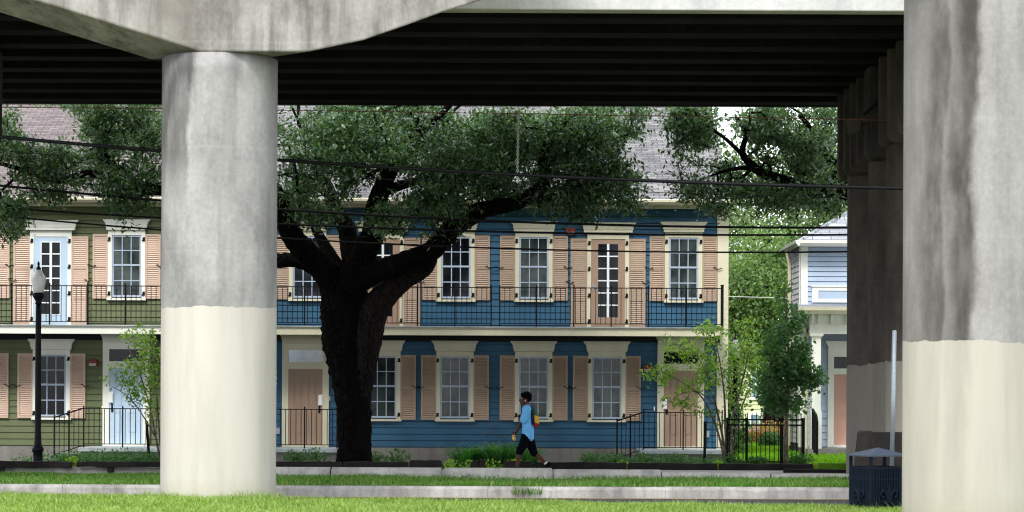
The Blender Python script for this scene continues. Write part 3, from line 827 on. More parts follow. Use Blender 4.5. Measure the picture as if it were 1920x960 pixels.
porch(gh, fx(147,840,58.4), fx(395,840,58.4))
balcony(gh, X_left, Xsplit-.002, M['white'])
railing('balcony_railing', gh, bx(-260), bx(405), 58.78, z_balc+.027, zt, zb, [bx(q) for q in (-190,-120,-50,22,93,164,235,306,377)])
railing('porch_railing', gh, px_(157), px_(390), 58.42, z_slab, zrt, zrb, [px_(q) for q in (157,230,306,385)])
stair_rail(gh, px_(102), px_(157), 58.42, fz(786,58.42), fz(768,58.42))
wall_lamp(gh, fx(175,683), fz(684), YF)
MB().box(fx(191),fx(194),YF-.03,YF-.017,fz(771),fz(764)).build('doorbell', M['white'], gh)

# paper notices on the doors
def notice(px, py, label, y=YF-.09):
    c = P(px,py,y); mb = MB()
    mb.prism([(c.x-.055,c.z+.13),(c.x+.05,c.z+.14),(c.x+.055,c.z-.14),(c.x-.06,c.z-.13)], y-.004, y, 'y')
    mb.prism([(c.x-.05,c.z+.10),(c.x+.045,c.z+.12),(c.x+.04,c.z-.11),(c.x-.04,c.z-.145)], y-.014, y-.009, 'y')
    tag(mb.build('paper_notice', M['paper']), label, 'paper', 'paper notices hung on front door handles')
notice(601,750,'white paper notice hung on the handle of the tan door left of the oak trunk')
notice(1247,757,'white paper notice hung on the tan door behind the crape myrtle at right')
notice(208,745,'white paper notice hung on the pale blue ground floor door')

# ---------------- pale blue cottage at right
ct = thing('cottage', (9,64,0), 'pale blue wooden cottage with white porch and salmon door beside the viaduct columns', 'house')
Yp, Yw = 61.0, 62.6
xc = fx(1502,560,Yw)
zue = P(1540,463,Yw).z; zpr = P(1540,572,Yw).z
siding(xc,16,2.6,zue,Yw,.135).build('wall', M['pale'], ct)
MB().box(xc,16,Yw+.04,65.2,0,zue).build('body', M['soffit'], ct)
sw = MB(); z = .3
while z < zue:
    sw.add([(xc-.016,Yw+.02,z),(xc-.016,65.4,z),(xc-.002,65.4,z+.15),(xc-.002,Yw+.02,z+.15),(xc-.001,Yw+.02,z),(xc-.001,65.4,z)],[(0,1,2,3),(4,5,1,0)]); z += .15
sw.build('side_wall', M['whiteside'], ct)
MB().box(xc-.03,xc+.17,Yw-.05,Yw-.0,.2,zue).box(xc-.05,xc-.018,Yw-.05,Yw+.14,.2,zue).build('corner_board', M['white'], ct)
dpt = 3.6; e0x, e0y = xc-.13, Yw-.45
def hippt(d): return (e0x+d, e0y+d, zue+.12+.585*d)
h0 = (e0x,e0y,zue+.12); h1 = hippt(dpt); bk = (e0x,e0y+2*dpt,zue+.12); rt = (18,e0y,zue+.12); rt1 = (18,e0y+dpt,zue+.12+.585*dpt); bk2 = (18,e0y+2*dpt,zue+.12)
MB().add([h0,rt,rt1,h1,bk,bk2],[(0,1,2,3),(0,3,4),(4,3,2,5)]) 
rm = MB(); rm.add([h0,rt,rt1,h1,bk,bk2],[(0,1,2,3),(0,3,4),(4,3,2,5),(0,4,5,1)]); rm.build('roof', M['shingle3'], ct)
rc = MB().tube([h0,h1],.05,6); rc.build('hip_ridge', M['shingle3'], ct)
gt = MB(); gt.prism([(e0y-.09,zue+.15),(e0y-.08,zue+.07),(e0y-.02,zue-.0),(e0y+.03,zue-.0),(e0y+.03,zue+.13)], e0x, 18, 'x')
gt.prism([(e0x-.09,zue+.15),(e0x-.08,zue+.07),(e0x-.02,zue-.0),(e0x+.03,zue-.0),(e0x+.03,zue+.13)], e0y-.09, e0y+2.9, 'y')
gt.build('gutter', M['white'], ct)
MB().box(e0x+.035,18,e0y+.035,Yw-.052,zue+.0,zue+.04).build('soffit', M['white'], ct)
dp = MB(); dp.tube([(xc-.16,Yw+1.9,zue+.02),(xc-.14,Yw+1.9,zue-.15),(xc-.09,Yw+1.9,zue-.4),(xc-.09,Yw+1.9,.2)],.05,8); dp.build('downpipe', M['gutter'], ct)
dp = MB(); dp.tube([(fx(1500,590,60.6),60.6,fz(592,60.6)),(fx(1502,610,60.6),60.6,fz(603,60.6)),(fx(1512,620,61.2),61.2,fz(625,61.2)),(fx(1512,700,61.2),61.2,.1)],.045,8); dp.build('downpipe', M['gutter'], ct)
wz0, wz1 = P(1540,567,Yw).z, P(1540,538,Yw).z; wx0 = fx(1522,550,Yw)
cw = MB(); cw.box(wx0,wx0+2.6,Yw-.06,Yw-.0,wz0,wz0+.09); cw.box(wx0,wx0+2.6,Yw-.06,Yw,wz1-.10,wz1); cw.box(wx0,wx0+.17,Yw-.06,Yw,wz0+.09,wz1-.10); cw.box(wx0+2.43,wx0+2.6,Yw-.06,Yw,wz0+.09,wz1-.1)
cw.box(wx0-.03,wx0+2.63,Yw-.09,Yw,wz1+.001,wz1+.03)
cwo = cw.build('window', M['white'], ct)
MB().box(wx0+.17,wx0+2.43,Yw-.04,Yw-.026,wz0+.09,wz1-.1).build('pane', M['pale'], cwo)
# porch roof, gutter, frieze, beam
zg1, zg0 = P(1540,577,60.5).z, P(1540,589,60.5).z
MB().prism([(60.42,zg1),(Yw-.001,zpr+.02),(Yw-.001,zg0+.02),(60.42,zg1-.04)], fx(1502,580,60.5), 16, 'x').build('porch_roof', M['shingle3'], ct)
MB().prism([(60.32,zg1+.02),(60.33,zg1-.07),(60.40,zg0),(60.47,zg0),(60.47,zg1-.05),(60.41,zg1)], fx(1497,580,60.4), 16, 'x').build('porch_gutter', M['gutter'], ct)
zbm = P(1540,626,60.9).z; xb = fx(1518,600,60.9)
fr = MB().box(xb,16,60.85,61.1,zbm,zg0+.03); fr.box(xb,16,60.82,60.85,zbm+.22,zbm+.26); fr.box(xb-.06,16,60.55,60.85,zg0-.0,zg0+.03)
for q in (1523,1535,1559,1588):
    xx = fx(q,600,60.8); fr.prism([(60.85,zg0-.005),(60.66,zg0-.005),(60.70,zg0-.08),(60.76,zg0-.16),(60.80,zg0-.25),(60.85,zg0-.28)], xx-.025, xx+.025, 'x')
fr.build('porch_frieze', M['white'], ct)
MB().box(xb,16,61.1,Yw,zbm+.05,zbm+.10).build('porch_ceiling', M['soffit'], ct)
xa0, xa1 = fx(1521,750,60.95), fx(1538,750,60.95)
pc = MB().box(xa0,xa1,60.86,61.09,.2,zbm-.09); pc.box(xa0-.06,xa1+.06,60.8,61.15,zbm-.05,zbm-.001); pc.box(xa0-.03,xa1+.03,60.83,61.12,zbm-.09,zbm-.05)
pc.box(xa0-.025,xa1+.025,60.84,61.11,.2,1.18); pc.build('porch_column', M['white'], ct)
MB().box(xa0-.12,16,60.7,Yw,-.1,.2).build('porch_floor', M['foundation'], ct, bevel=.01)
MB().box(xa1+.08,16,60.2,60.69,-.1,.08).build('porch_step', M['foundation'], ct, bevel=.01)
siding(xc+.17,16,.2,zbm+.05,Yw-.03,.19).build('porch_wall', M['pale'], ct)
Yd = Yw-.062; zd1 = P(1575,702,Yd).z; zt0, zt1 = P(1575,691,Yd).z, P(1575,669,Yd).z
d0 = fx(1563,760,Yd); d1 = d0+.86; k0 = fx(1552,700,Yd)
cs = MB().box(k0,d0,Yd-.05,Yd+.02,.2,zt1+.2); cs.box(d1,d1+.16,Yd-.05,Yd+.02,.2,zt1+.2); cs.box(d0,d1,Yd-.05,Yd+.02,zd1,zt0); cs.box(d0,d1,Yd-.05,Yd+.02,zt1,zt1+.2)
cs.prism([(k0-.07,zt1+.42),(k0-.07,zt1+.39),(k0-.0,zt1+.28),(k0-.0,zt1+.201),(d1+.16,zt1+.201),(d1+.16,zt1+.28),(d1+.23,zt1+.39),(d1+.23,zt1+.42)], Yd-.12, Yd+.02, 'y')
cso = cs.build('door_casing', M['white'], ct)
MB().box(d0,d1,Yd-.02,Yd-.01,zt0,zt1).build('transom_pane', M['glassdark'], cso)
df = MB().box(d0,d1,Yd-.012,Yd+.01,.27,zd1)
for (a,b) in ((0,.13),(.36,.50),(.73,.86)): df.box(d0+a,d0+b,Yd-.03,Yd-.0121,.27,zd1)
for (a,b) in ((.13,.36),(.50,.73)):
    for (p0,p1) in ((.27,.45),(1.05,1.2),(zd1-.15,zd1)): df.box(d0+a,d0+b,Yd-.03,Yd-.0121,p0,p1)
df.build('front_door', M['pinkdoor'], ct)
MB().box(d0-.02,d1+.02,Yd-.12,Yd-.051,.201,.27).build('threshold', M['white'], ct)
hr = MB(); hxx = fx(1532,820,59.9)
hr.tube([(hxx,59.9,.9),(hxx,60.1,1.07),(hxx,60.75,1.22)],.035,8); hr.box(hxx-.03,hxx+.03,59.88,59.94,-.05,.9); hr.box(hxx-.03,hxx+.03,60.7,60.76,.18,1.2)
for i in range(4): hr.box(hxx-.012,hxx+.012,60.05+i*.16,60.07+i*.16,.1,1.05+.03*i)
tag(hr.build('stair_handrail', M['iron']), 'black iron handrail seen end on beside the cottage steps', 'handrail')

# ---------------- pale house far behind the side lawn
ph = thing('house', (8.5,92,0), 'pale yellow house partly seen beyond the lawn between trees', 'house')
siding(6.5,11.0,.3,3.4,90,.18).build('wall', M['palehouse'], ph)
MB().box(6.5,11.0,90.04,97,-.1,3.4).build('body', M['palehouse'], ph)
MB().prism([(89.5,3.35),(93.5,4.6),(97.5,3.35),(97.5,3.25),(89.5,3.25)], 6.2, 11.3, 'x').build('roof', M['shingle2'], ph)
for (pa,pb,ya,yb) in ((1408,1423,778,822),(1409,1423,695,745)):
    xa_, xb_ = fx(pa,760,90), fx(pb,760,90); za, zb_ = P(1415,yb,90).z, P(1415,ya,90).z
    f_ = MB(); f_.box(xa_-.1,xa_,89.93,89.98,za-.1,zb_+.1); f_.box(xb_,xb_+.1,89.93,89.98,za-.1,zb_+.1); f_.box(xa_,xb_,89.93,89.98,za-.1,za); f_.box(xa_,xb_,89.93,89.98,zb_,zb_+.1); f_.box(xa_,xb_,89.94,89.975,(za+zb_)/2-.02,(za+zb_)/2+.02)
    f_ = f_.build('window', M['white'], ph)
    MB().box(xa_,xb_,89.945,89.955,za,zb_).build('pane', M['glassblue'], f_)

# ================================================================== IRON FENCE
Yi = 54.6
fxa, fxb = fx(1364,820,Yi), fx(1506,820,Yi)
fe = thing('iron_fence', ((fxa+fxb)/2,Yi,0), 'black iron picket fence closing the side lawn between the two houses', 'fence')
zr1, zr2, zr3 = P(1436,787,Yi).z, P(1436,797,Yi).z, P(1436,866,Yi).z
pk = MB()
for zz in (zr1,zr2,zr3): pk.box(fxa,fxb,Yi-.017,Yi+.017,zz-.018,zz+.018)
kk = 17
for i in range(kk):
    x = fxa+(fxb-fxa)*(i+.5)/kk; pk.box(x-.0095,x+.0095,Yi-.0095,Yi+.0095,.03,zr1+.14); pk.prism([(x-.0095,zr1+.14),(x+.0095,zr1+.14),(x,zr1+.175)],Yi-.0095,Yi+.0095,'y')
pk.build('picket_panel', M['iron'], fe)
for px in (1364,1399.5,1465,1506):
    x = fx(px,820,Yi); w = .035 if px in (1465,1506) else .026
    MB().box(x-w,x+w,Yi-w,Yi+w,-.25,zr1+.02).box(x-w-.006,x+w+.006,Yi-w-.006,Yi+w+.006,zr1+.021,zr1+.045).build('post', M['iron'], fe)

# ================================================================== LAMPS, POSTS, BIN
def acorn_lamp(px, Y, ztop_y, label, group, scale=1.0):
    c = P(px, 700, Y); x = c.x; H = P(px, ztop_y, Y).z; s = scale
    t_ = thing('street_lamp', (x,Y,0), label, 'street lamp', group)
    zg = H-.72*s
    prof = [(.12,-.25),(.12,.05),(.105,.08),(.10,.26),(.125,.30),(.13,.35),(.10,.40),(.08,.46),(.068,.75),(.062,zg-.42),(.058,zg-.22)]
    o = MB().lathe(prof, x, Y, 20).build('post', M['lampblack'], t_, smooth=True)
    prof = [(.058,zg-.22),(.08,zg-.20),(.06,zg-.17),(.075,zg-.12),(.125,zg-.05),(.135,zg+.02),(.10,zg+.03)]
    MB().lathe(prof, x, Y, 20).build('collar', M['lampblack'], t_, smooth=True)
    prof = [(.08,zg+.03),(.11,zg+.05),(.135,zg+.17),(.165,zg+.33),(.16,zg+.36),(.12,zg+.43),(.08,zg+.50),(.045,zg+.54),(.03,zg+.56)]
    MB().lathe(prof, x, Y, 20).build('globe', M['globe'], t_, smooth=True)
    prof = [(.05,zg+.53),(.055,zg+.57),(.025,zg+.60),(.02,zg+.63),(.032,zg+.66),(.01,zg+.72)]
    MB().lathe(prof, x, Y, 12).build('finial', M['lampblack'], t_, smooth=True)
acorn_lamp(71.5, 51.0, 490, 'black street lamp with white acorn globe in front of the olive house', 'acorn street lamps')
acorn_lamp(1379, 66, 625, 'street lamp with white acorn globe half hidden by the crape myrtle', 'acorn street lamps')

# thin galvanised sign post without a sign
a, b = P(1672,880,38), P(1677,622,38)
sp = MB().tube([a,b],.037,14); sp.ball(b,.040,12,8,sz=.7)
o = sp.build('bare_post', M['galv'], smooth=False); smooth_by_angle(o)
tag(o, 'bare silver metal post leaning slightly behind the litter bin', 'post')
for (px,pt,pb,tilt,lab) in ((280,789,868,-5,'short black leaning stake by the crape myrtle beside the left pier'),(1321,790,872,1,'short black upright stake in front of the right porch')):
    a = P(px,pb,56.5); b = P(px+tilt,pt,56.5)
    tag(MB().tube([a,b],.035,6).build('tree_stake', M['iron']), lab, 'stake', 'black garden stakes')

# litter bin
Yb = 34.9
def bin_():
    w = .63; cpt = P(1632,900,Yb); th = R(22)
    rx = Vector((math.cos(th),math.sin(th),0)); ry = Vector((-math.sin(th),math.cos(th),0))
    ctr = Vector((cpt.x,Yb,0))+rx*w/2+ry*w/2
    zb_ = -.17; zbody = P(1632,876,Yb).z; zev = P(1632,854,Yb).z; zap = P(1648,839.5,Yb+.25).z
    t_ = thing('litter_bin', (ctr.x,ctr.y,zb_), 'navy slatted steel litter bin with pyramid roof by the right pier', 'litter bin')
    T = Matrix.Translation((ctr.x,ctr.y,0)) @ Matrix.Rotation(th,4,'Z')
    h = w/2
    b = MB(); b.box(-h+.03,h-.03,-h+.03,h-.03,zb_+.02,zbody-.01); b.xform(T).build('liner', M['navy'], t_)
    for (ang) in range(4):
        s_ = MB(); k = 12
        for i in range(k):
            x0 = -h+.045+(2*h-.09)*i/k; s_.box(x0+.006,x0+(2*h-.09)/k-.010,-h+.004,-h+.018,zb_+.05,zbody-.035)
        s_.box(-h+.04,h-.04,-h+.001,-h+.012,zbody-.035,zbody); s_.box(-h+.04,h-.04,-h+.0,-h+.012,zbody-.20,zbody-.175); s_.box(-h+.04,h-.04,-h+.001,-h+.012,zb_+.02,zb_+.05)
        s_.xform(T @ Matrix.Rotation(ang*math.pi/2,4,'Z')).build('slat_panel', M['navy'], t_)
        # raised lily emblem on each side
        e = MB(); zc_ = zb_+.24
        e.prism([(0,zc_+.20),(.030,zc_+.10),(.038,zc_+.03),(.018,zc_-.08),(-.018,zc_-.08),(-.038,zc_+.03),(-.030,zc_+.10)], -h-.016, -h+.0, 'y')
        for sg in (-1,1):
            pts = [(sg*.022,-h-.008,zc_-.05),(sg*.045,-h-.008,zc_+.03),(sg*.085,-h-.008,zc_+.095),(sg*.125,-h-.008,zc_+.075),(sg*.135,-h-.008,zc_+.025),(sg*.105,-h-.008,zc_-.005),(sg*.09,-h-.008,zc_+.02)]
            sm = smooth_path([(Vector(q),r) for q, r in zip(pts,(.016,.020,.024,.022,.018,.014,.010))],3)
            e.tube([q[0] for q in sm],[q[1] for q in sm],8)
            pts = [(sg*.015,-h-.008,zc_-.07),(sg*.05,-h-.008,zc_-.11),(sg*.075,-h-.008,zc_-.09)]
            e.tube(pts,[.014,.014,.009],8)
        e.box(-.07,.07,-h-.018,-h,zc_-.065,zc_-.04)
        e.xform(T @ Matrix.Rotation(ang*math.pi/2,4,'Z')).build('emblem', M['navy'], t_)
    for sx in (-1,1):
        for sy in (-1,1):
            q = MB().box(sx*h-(.04 if sx>0 else 0),sx*h+(0 if sx>0 else .04),sy*h-(.04 if sy>0 else 0),sy*h+(0 if sy>0 else .04),zb_,zev-.015)
            q.xform(T).build('corner_post', M['navy'], t_)
    r_ = MB(); e = h+.03
    r_.add([(-e,-e,zev-.02),(e,-e,zev-.02),(e,e,zev-.02),(-e,e,zev-.02),(-e,-e,zev),(e,-e,zev),(e,e,zev),(-e,e,zev),(0,0,zap)],
           [(0,1,2,3),(0,1,5,4),(1,2,6,5),(2,3,7,6),(3,0,4,7),(4,5,8),(5,6,8),(6,7,8),(7,4,8)])
    r_.xform(T).build('roof', M['binroof'], t_)
bin_()

# ================================================================== CONCRETE BLOCKS AND TIMBERS
blocks = [(-8,204,0,'third concrete kerb block left of the left pier, under the rail post','low'),
          (209,418,0,'concrete kerb block running behind the left pier','low'),
          (424,619,0,'rust stained concrete kerb block next to the left pier, right side',''),
          (622,827,0,'concrete kerb block directly in front of the oak trunk',''),
          (834,1035,0,'concrete kerb block with broken end, in front of the walking person',''),
          (1038,1238,-.02,'concrete kerb block just right of the walking person',''),
          (1241,1443,-.06,'sunken concrete kerb block in front of the crape myrtle',''),
          (1446,1640,-.09,'sunken concrete kerb block furthest right, before the litter bin','')]
for (a,b_,dz,lab,_) in blocks:
    xa, xb_ = fx(a,885,43.7), fx(b_,885,43.7); zt_ = .205+dz
    if _: zt_ = .19
    mb = MB().prism([(43.6,-.06),(43.6,zt_-.085),(43.66,zt_),(43.9,zt_),(43.95,zt_-.085),(43.95,-.06)], xa, xb_, 'x')
    o = mb.build('kerb_block', M['block'], bevel=.012)
    tag(o, lab.replace('third ','').replace('left of the left pier, under the rail post','under the dark timber rail at the left edge'), 'concrete block', 'concrete kerb blocks lining the verge')
    if lab.startswith('concrete kerb block with broken'):
        rb = MB()
        for q in range(5):
            rb.ball((xa+.12+q*.075, 43.53+random.uniform(-.03,.03), .02+random.uniform(0,.06)), random.uniform(.05,.08), 7, 5, jit=.2)
        ro = rb.build('rubble', M['block'])
        tag(ro, 'broken concrete lump lying at the broken end of the kerb block', 'rubble')
# dark timbers
def timber(px0, px1, Y, zt0, zt1, h, lab, posts=None, depth=.17):
    xa, xb_ = fx(px0,872,Y), fx(px1,872,Y); n = 8
    mb = MB(); top = []; bot = []
    for i in range(n+1):
        t_ = i/n; zz = zt0+(zt1-zt0)*t_+random.uniform(-.008,.008); top.append((xa+(xb_-xa)*t_, zz)); bot.append((xa+(xb_-xa)*t_, zz-h+random.uniform(-.006,.006)))
    mb.prism(top+bot[::-1], Y, Y+depth, 'y')
    if posts:
        r_ = thing('timber_rail', ((xa+xb_)/2,Y,0), lab, 'timber', 'black timber edging'); mb.build('rail', M['timber'], r_, bevel=.015)
        for q in posts:
            x = fx(q,880,Y+.05); MB().prism([(x-.06,zt0-h-.001),(x+.06,zt0-h-.001),(x+.035,-.1),(x-.035,-.1)], Y+.02, Y+.14, 'y').build('post', M['timber'], r_)
    else:
        tag(mb.build('timber_beam', M['timber'], bevel=.018), lab, 'timber', 'black timber edging')
timber(-60,133,43.40,.315,.30,.115,'black weathered timber rail on a stub post at the left edge',posts=(2,))
timber(143,345,43.40,.30,.30,.10,'black weathered timber rail between lamp post and left pier',posts=(207,))
zt_ = .15
timber(500,640,47.6,.20,.19,.17,'black timber edging beam between the left pier and the oak')
timber(643,765,48.3,.175,.175,.17,'black timber edging beam at the foot of the oak')
timber(768,828,47.4,.245,.235,.22,'raised short black timber lying right of the oak')
timber(882,897,48.4,.19,.21,.2,'pointed black timber stub among the lime plants')
timber(899,910,48.4,.23,.23,.22,'square black timber stub among the lime plants')
timber(945,999,48.5,.20,.20,.2,'black timber edging piece with sloped end behind the person')
timber(1004,1175,48.5,.185,.175,.19,'black timber edging beam right of the walking person')
timber(1178,1345,48.5,.175,.165,.19,'black timber edging beam in front of the right porch')
timber(1349,1525,48.5,.165,.165,.19,'black timber edging beam in front of the iron fence')
timber(1470,1660,47.0,.105,.10,.14,'black timber beam lying before the cottage steps')

# ================================================================== OVERHEAD LINES
def wire(name, pts, Y, r, mat, label, group):
    """pts: pixels on the wire; quadratic through them, carried on past the frame"""
    xs = np.array([p[0] for p in pts]); ys = np.array([p[1] for p in pts])
    c = np.polyfit(xs, ys, 2 if len(pts)>2 else 1)
    q = np.linspace(-1000,3000,81)
    mb = MB().tube([P(x, float(np.polyval(c,x)), Y) for x in q], r, 8)
    o = mb.build(name, mat); me = o.data
    me.polygons.foreach_set('use_smooth',[True]*len(me.polygons))
    return tag(o, label, 'cable', group)
G = 'overhead cables crossing the street front'
wire('overhead_cable', [(0,258),(305,282),(525,298),(960,328),(1200,340),(1690,352)], 38.6, .029, M['rubber'], 'thickest black overhead cable, highest across the oak and passing before the far columns', G)
wire('overhead_cable', [(115,360),(305,375),(540,393),(960,417),(1365,425),(1585,427)], 50.6, .026, M['rubber'], 'second black cable down, just under the gutter of the blue house', G)
wire('overhead_cable', [(0,390),(305,408),(550,420),(960,437),(1365,440),(1590,440)], 50.7, .022, M['rubber'], 'third black cable down, across the crowns of the upper window headers', G)
wire('overhead_cable', [(0,405),(305,430),(530,447),(800,462),(1365,471),(1590,473)], 50.8, .019, M['rubber'], 'lowest black cable, crossing the tops of the upper shutters', G)
wire('overhead_wire', [(540,207),(960,213),(1270,218),(1695,226)], 41.5, .0075, M['copper'], 'thin rust red wire strung just under the viaduct', 'thin wires')
wire('overhead_wire', [(860,344),(1000,351),(1240,361),(1590,371)], 50.2, .007, M['rubber'], 'thin dark wire across the roof just below the thickest cable', 'thin wires')
wire('overhead_wire', [(1365,556),(1500,560)], 74, .014, M['chain'], 'pale wire in the gap between the blue house and the cottage', 'thin wires')
a, b = P(972,212,41.5), P(970,336,41.5)
ch = MB(); nl = 34
for i in range(nl):
    p = a.lerp(b,(i+.5)/nl); L = (a-b).length/nl*.75
    pts = [p+Vector((math.cos(t)*.016*(1 if i%2 else .3), math.sin(t)*.016*(.3 if i%2 else 1), math.sin(t*1)*0)) for t in ()]
    ring = [p+Vector((math.cos(t)*.018*(1 if i%2 else 0), math.cos(t)*.018*(0 if i%2 else 1), math.sin(t)*L)) for t in np.linspace(0,2*math.pi,9)]
    ch.tube(ring,.007,4,False)
tag(ch.build('hanging_chain', M['chain']), 'pale metal chain hanging straight down in front of the oak crown', 'chain')
tag(MB().tube([P(1800,40,41.5),P(1695,142,42),P(1620,215,43)],.025,6).build('service_cable', M['rubber']), 'slanting black cable running up along the ribs of the right hand columns', 'cable')
c = P(1600,237,43.0)
fl = MB().prism([(c.x-.13,c.z+.13),(c.x+.12,c.z+.17),(c.x+.13,c.z-.10),(c.x-.02,c.z-.16),(c.x-.10,c.z-.12)], c.y-.15, c.y+.15, 'y')
fl.box(c.x+.12,c.x+.42,c.y-.03,c.y+.03,c.z+.0,c.z+.06)
tag(fl.build('flood_light', M['bent'], bevel=.02), 'dusty box shaped floodlight on the ribbed beam under the viaduct', 'lamp')

# ================================================================== TREES
def oak(root, limbs, back_limbs, clusters, per, L, W, spread=.155, extra=None):
    nodes = []
    tm = MB()
    for l in limbs:
        pts = limb(tm, l); nodes += pts[max(0,len(pts)//4):]
    tm.build('trunk', M['bark'], root, smooth=True)
    if back_limbs:
        bm_ = MB()
        for l in back_limbs: pts = limb(bm_, l); nodes += pts[len(pts)//3:]
        bm_.build('limb', M['bark2'], root, smooth=True)
    C = clusters
    arr, PA, cnt, n0 = grow(nodes, [-1]*len(nodes), None, C)
    tag(add('branches', twig_mesh('branches', arr, PA, cnt, n0, M['bark'], .0075, .42, .10), root), kind='stuff')
    n = len(C)
    pts = np.repeat(C, per, axis=0) + rng.normal(size=(n*per,3))*np.array([spread,spread,spread*.62])
    # leaves along the last twigs as well
    add('crown', rawmesh('crown', *leaf_quads(pts, L, W, up=.9), M['oakleaf']), root)
T0 = 54.0
base = P(664,870,T0)
ok = thing('oak_tree', (base.x,T0,0), 'large old live oak with dark forked trunk standing before the blue house', 'tree')
limbs = [
 [(662,892,54,.52),(664,866,54,.42),(665,835,54,.385),(664,780,54,.39),(661,735,54,.43),(657,690,54,.50),(651,650,54,.56),(648,612,54,.57),(646,578,54,.56),(648,548,54,.52),(650,515,54,.44),(655,500,54,.3)],
 [(630,570,53.9,.32),(622,530,53.8,.31),(605,505,53.6,.29),(578,477,53.3,.27),(553,450,52.9,.25),(537,420,52.6,.23),(528,390,52.4,.21),(515,360,52.2,.19),(490,340,52,.18),(440,335,51.8,.17),(380,345,51.6,.15),(305,354,51.5,.145),(260,352,51.4,.12),(215,335,51.3,.10),(165,325,51.2,.085),(110,338,51.2,.07),(55,322,51.1,.055),(0,306,51,.045),(-60,290,51,.03)],
 [(620,540,54.2,.2),(590,503,54.2,.18),(555,488,54.2,.17),(520,488,54.1,.17),(480,478,54,.15),(430,440,54,.12),(370,400,54,.1),(300,360,53.9,.07),(240,330,53.8,.05)],
 [(655,540,53.7,.34),(670,500,53.5,.31),(690,460,53.3,.28),(702,430,53.2,.26),(703,400,53.1,.24),(710,370,53,.22),(722,340,53,.19),(745,300,53,.15),(780,255,52.8,.11),(820,220,52.5,.08),(850,190,52.4,.06)],
 [(670,530,53.6,.28),(700,512,53.3,.26),(735,500,53,.25),(768,488,52.8,.24),(805,473,52.5,.235),(830,448,52.3,.23),(855,421,52.1,.215),(885,400,52,.19),(930,388,51.8,.17),(970,380,51.7,.155),(1005,360,51.6,.15),(1022,335,51.5,.14),(1018,300,51.4,.10),(1030,265,51.3,.08),(1060,230,51.2,.05)],
 [(970,382,51.8,.10),(1020,372,51.6,.08),(1080,360,51.6,.05),(1150,350,51.6,.03)],
 [(640,520,54.3,.22),(625,490,54.5,.17),(606,455,54.8,.13),(590,425,55,.1),(575,380,55,.07),(560,330,55,.05)],
 [(668,515,54.4,.3),(658,470,54.6,.24),(650,430,54.8,.21),(633,400,54.9,.19),(622,372,55,.17),(605,330,55.2,.13),(590,280,55.3,.09),(560,230,55.3,.06)],
 [(622,372,55,.12),(600,352,54.9,.10),(575,350,54.8,.09),(566,353,54.8,.10)],
 [(716,360,53,.13),(760,345,52.6,.1),(800,335,52.4,.08),(850,318,52.2,.06),(900,290,52,.045)],
 [(855,421,52.1,.09),(860,390,52,.06),(840,350,51.8,.05),(850,300,51.8,.04)],
]
back = [[(672,760,54.0,.27),(676,720,53.9,.29),(684,670,53.8,.31),(692,620,53.72,.34),(704,578,53.7,.335),(732,545,53.75,.27),(762,522,53.8,.225),(788,507,53.8,.215),(802,492,53.7,.20),(808,474,53.4,.17),(828,452,53.0,.14),(870,425,53,.10),(930,385,53,.08),(960,330,53,.06),(1000,270,53,.045)]]
regs = [
 # left part
 (240,235,75,55,50.5,54.5,210),(175,225,45,38,50.5,54,45),(60,275,75,35,50.2,53.5,80),(70,350,85,32,50,53,70),(150,310,80,38,50.2,53.5,95),(230,330,75,45,50.2,53.5,120),(20,400,28,45,50,52,22),(245,385,30,18,50.5,52,8),(30,240,35,30,50.5,53,16),(120,200,40,14,51,54,16),(245,420,14,12,50.8,51.6,3),
 # behind the pier
 (410,260,110,90,50.5,55,140),
 # middle
 (600,250,75,60,51,56,150),(690,260,95,70,51,56.5,260),(790,255,95,68,50.5,56,270),(890,275,85,70,50.3,55.5,230),(970,270,90,72,50.2,55,240),(1060,270,80,62,50.2,55,170),(1120,250,60,50,50.4,54.5,85),
 (560,330,40,55,51,55.5,45),(590,400,40,22,51.5,54,22),(640,330,60,40,51,55.5,60),(760,345,70,50,50.6,54.5,80),(850,350,75,45,50.4,54,85),(960,345,80,35,50.2,53.5,90),(1060,345,90,32,50.2,53.5,90),(1150,335,65,28,50.4,53,40),
 (740,410,35,28,51,53,18),(800,405,22,40,51,52.6,14),(1130,385,75,14,50.4,52,20),(1205,385,14,10,50.5,52,3),(1195,220,28,28,50.5,53,16),(1206,260,8,18,50.8,52,4),(850,425,20,18,51,52,6),(560,465,12,10,53,54,2),(543,495,12,16,53.5,54,2),(575,610,14,7,53.3,53.6,2),
 # above the viaduct's edge, out of sight from the street
 (700,120,200,70,53,58,120),(950,130,160,60,53,58,90),(400,140,200,60,53,58,70),
]
C = clump(pix_clusters([(*r[:6],int(r[6]*1.75)) for r in regs]), .03, .95, 3.1)
C = np.concatenate([C, pix_clusters([(720,415,38,24,50.8,52.8,16),(850,415,24,24,51,52.2,9),(800,390,30,25,51,53,10),(1050,372,70,22,50.4,52.5,30),(1140,365,60,26,50.4,53,34),(1185,385,32,16,50.4,52,9),(1085,405,40,9,50.5,52,7),(1140,330,45,28,50.4,53.5,26),(1198,235,22,34,50.5,52.5,14),(1208,265,6,18,50.8,52,3),(590,405,40,20,51.5,54,14),(560,360,35,30,51,54.5,16),(15,410,20,35,50,51.6,12),(240,400,24,16,50.6,52,4),(890,330,60,40,50.6,54,28),(960,290,60,60,50.6,54,30)])])
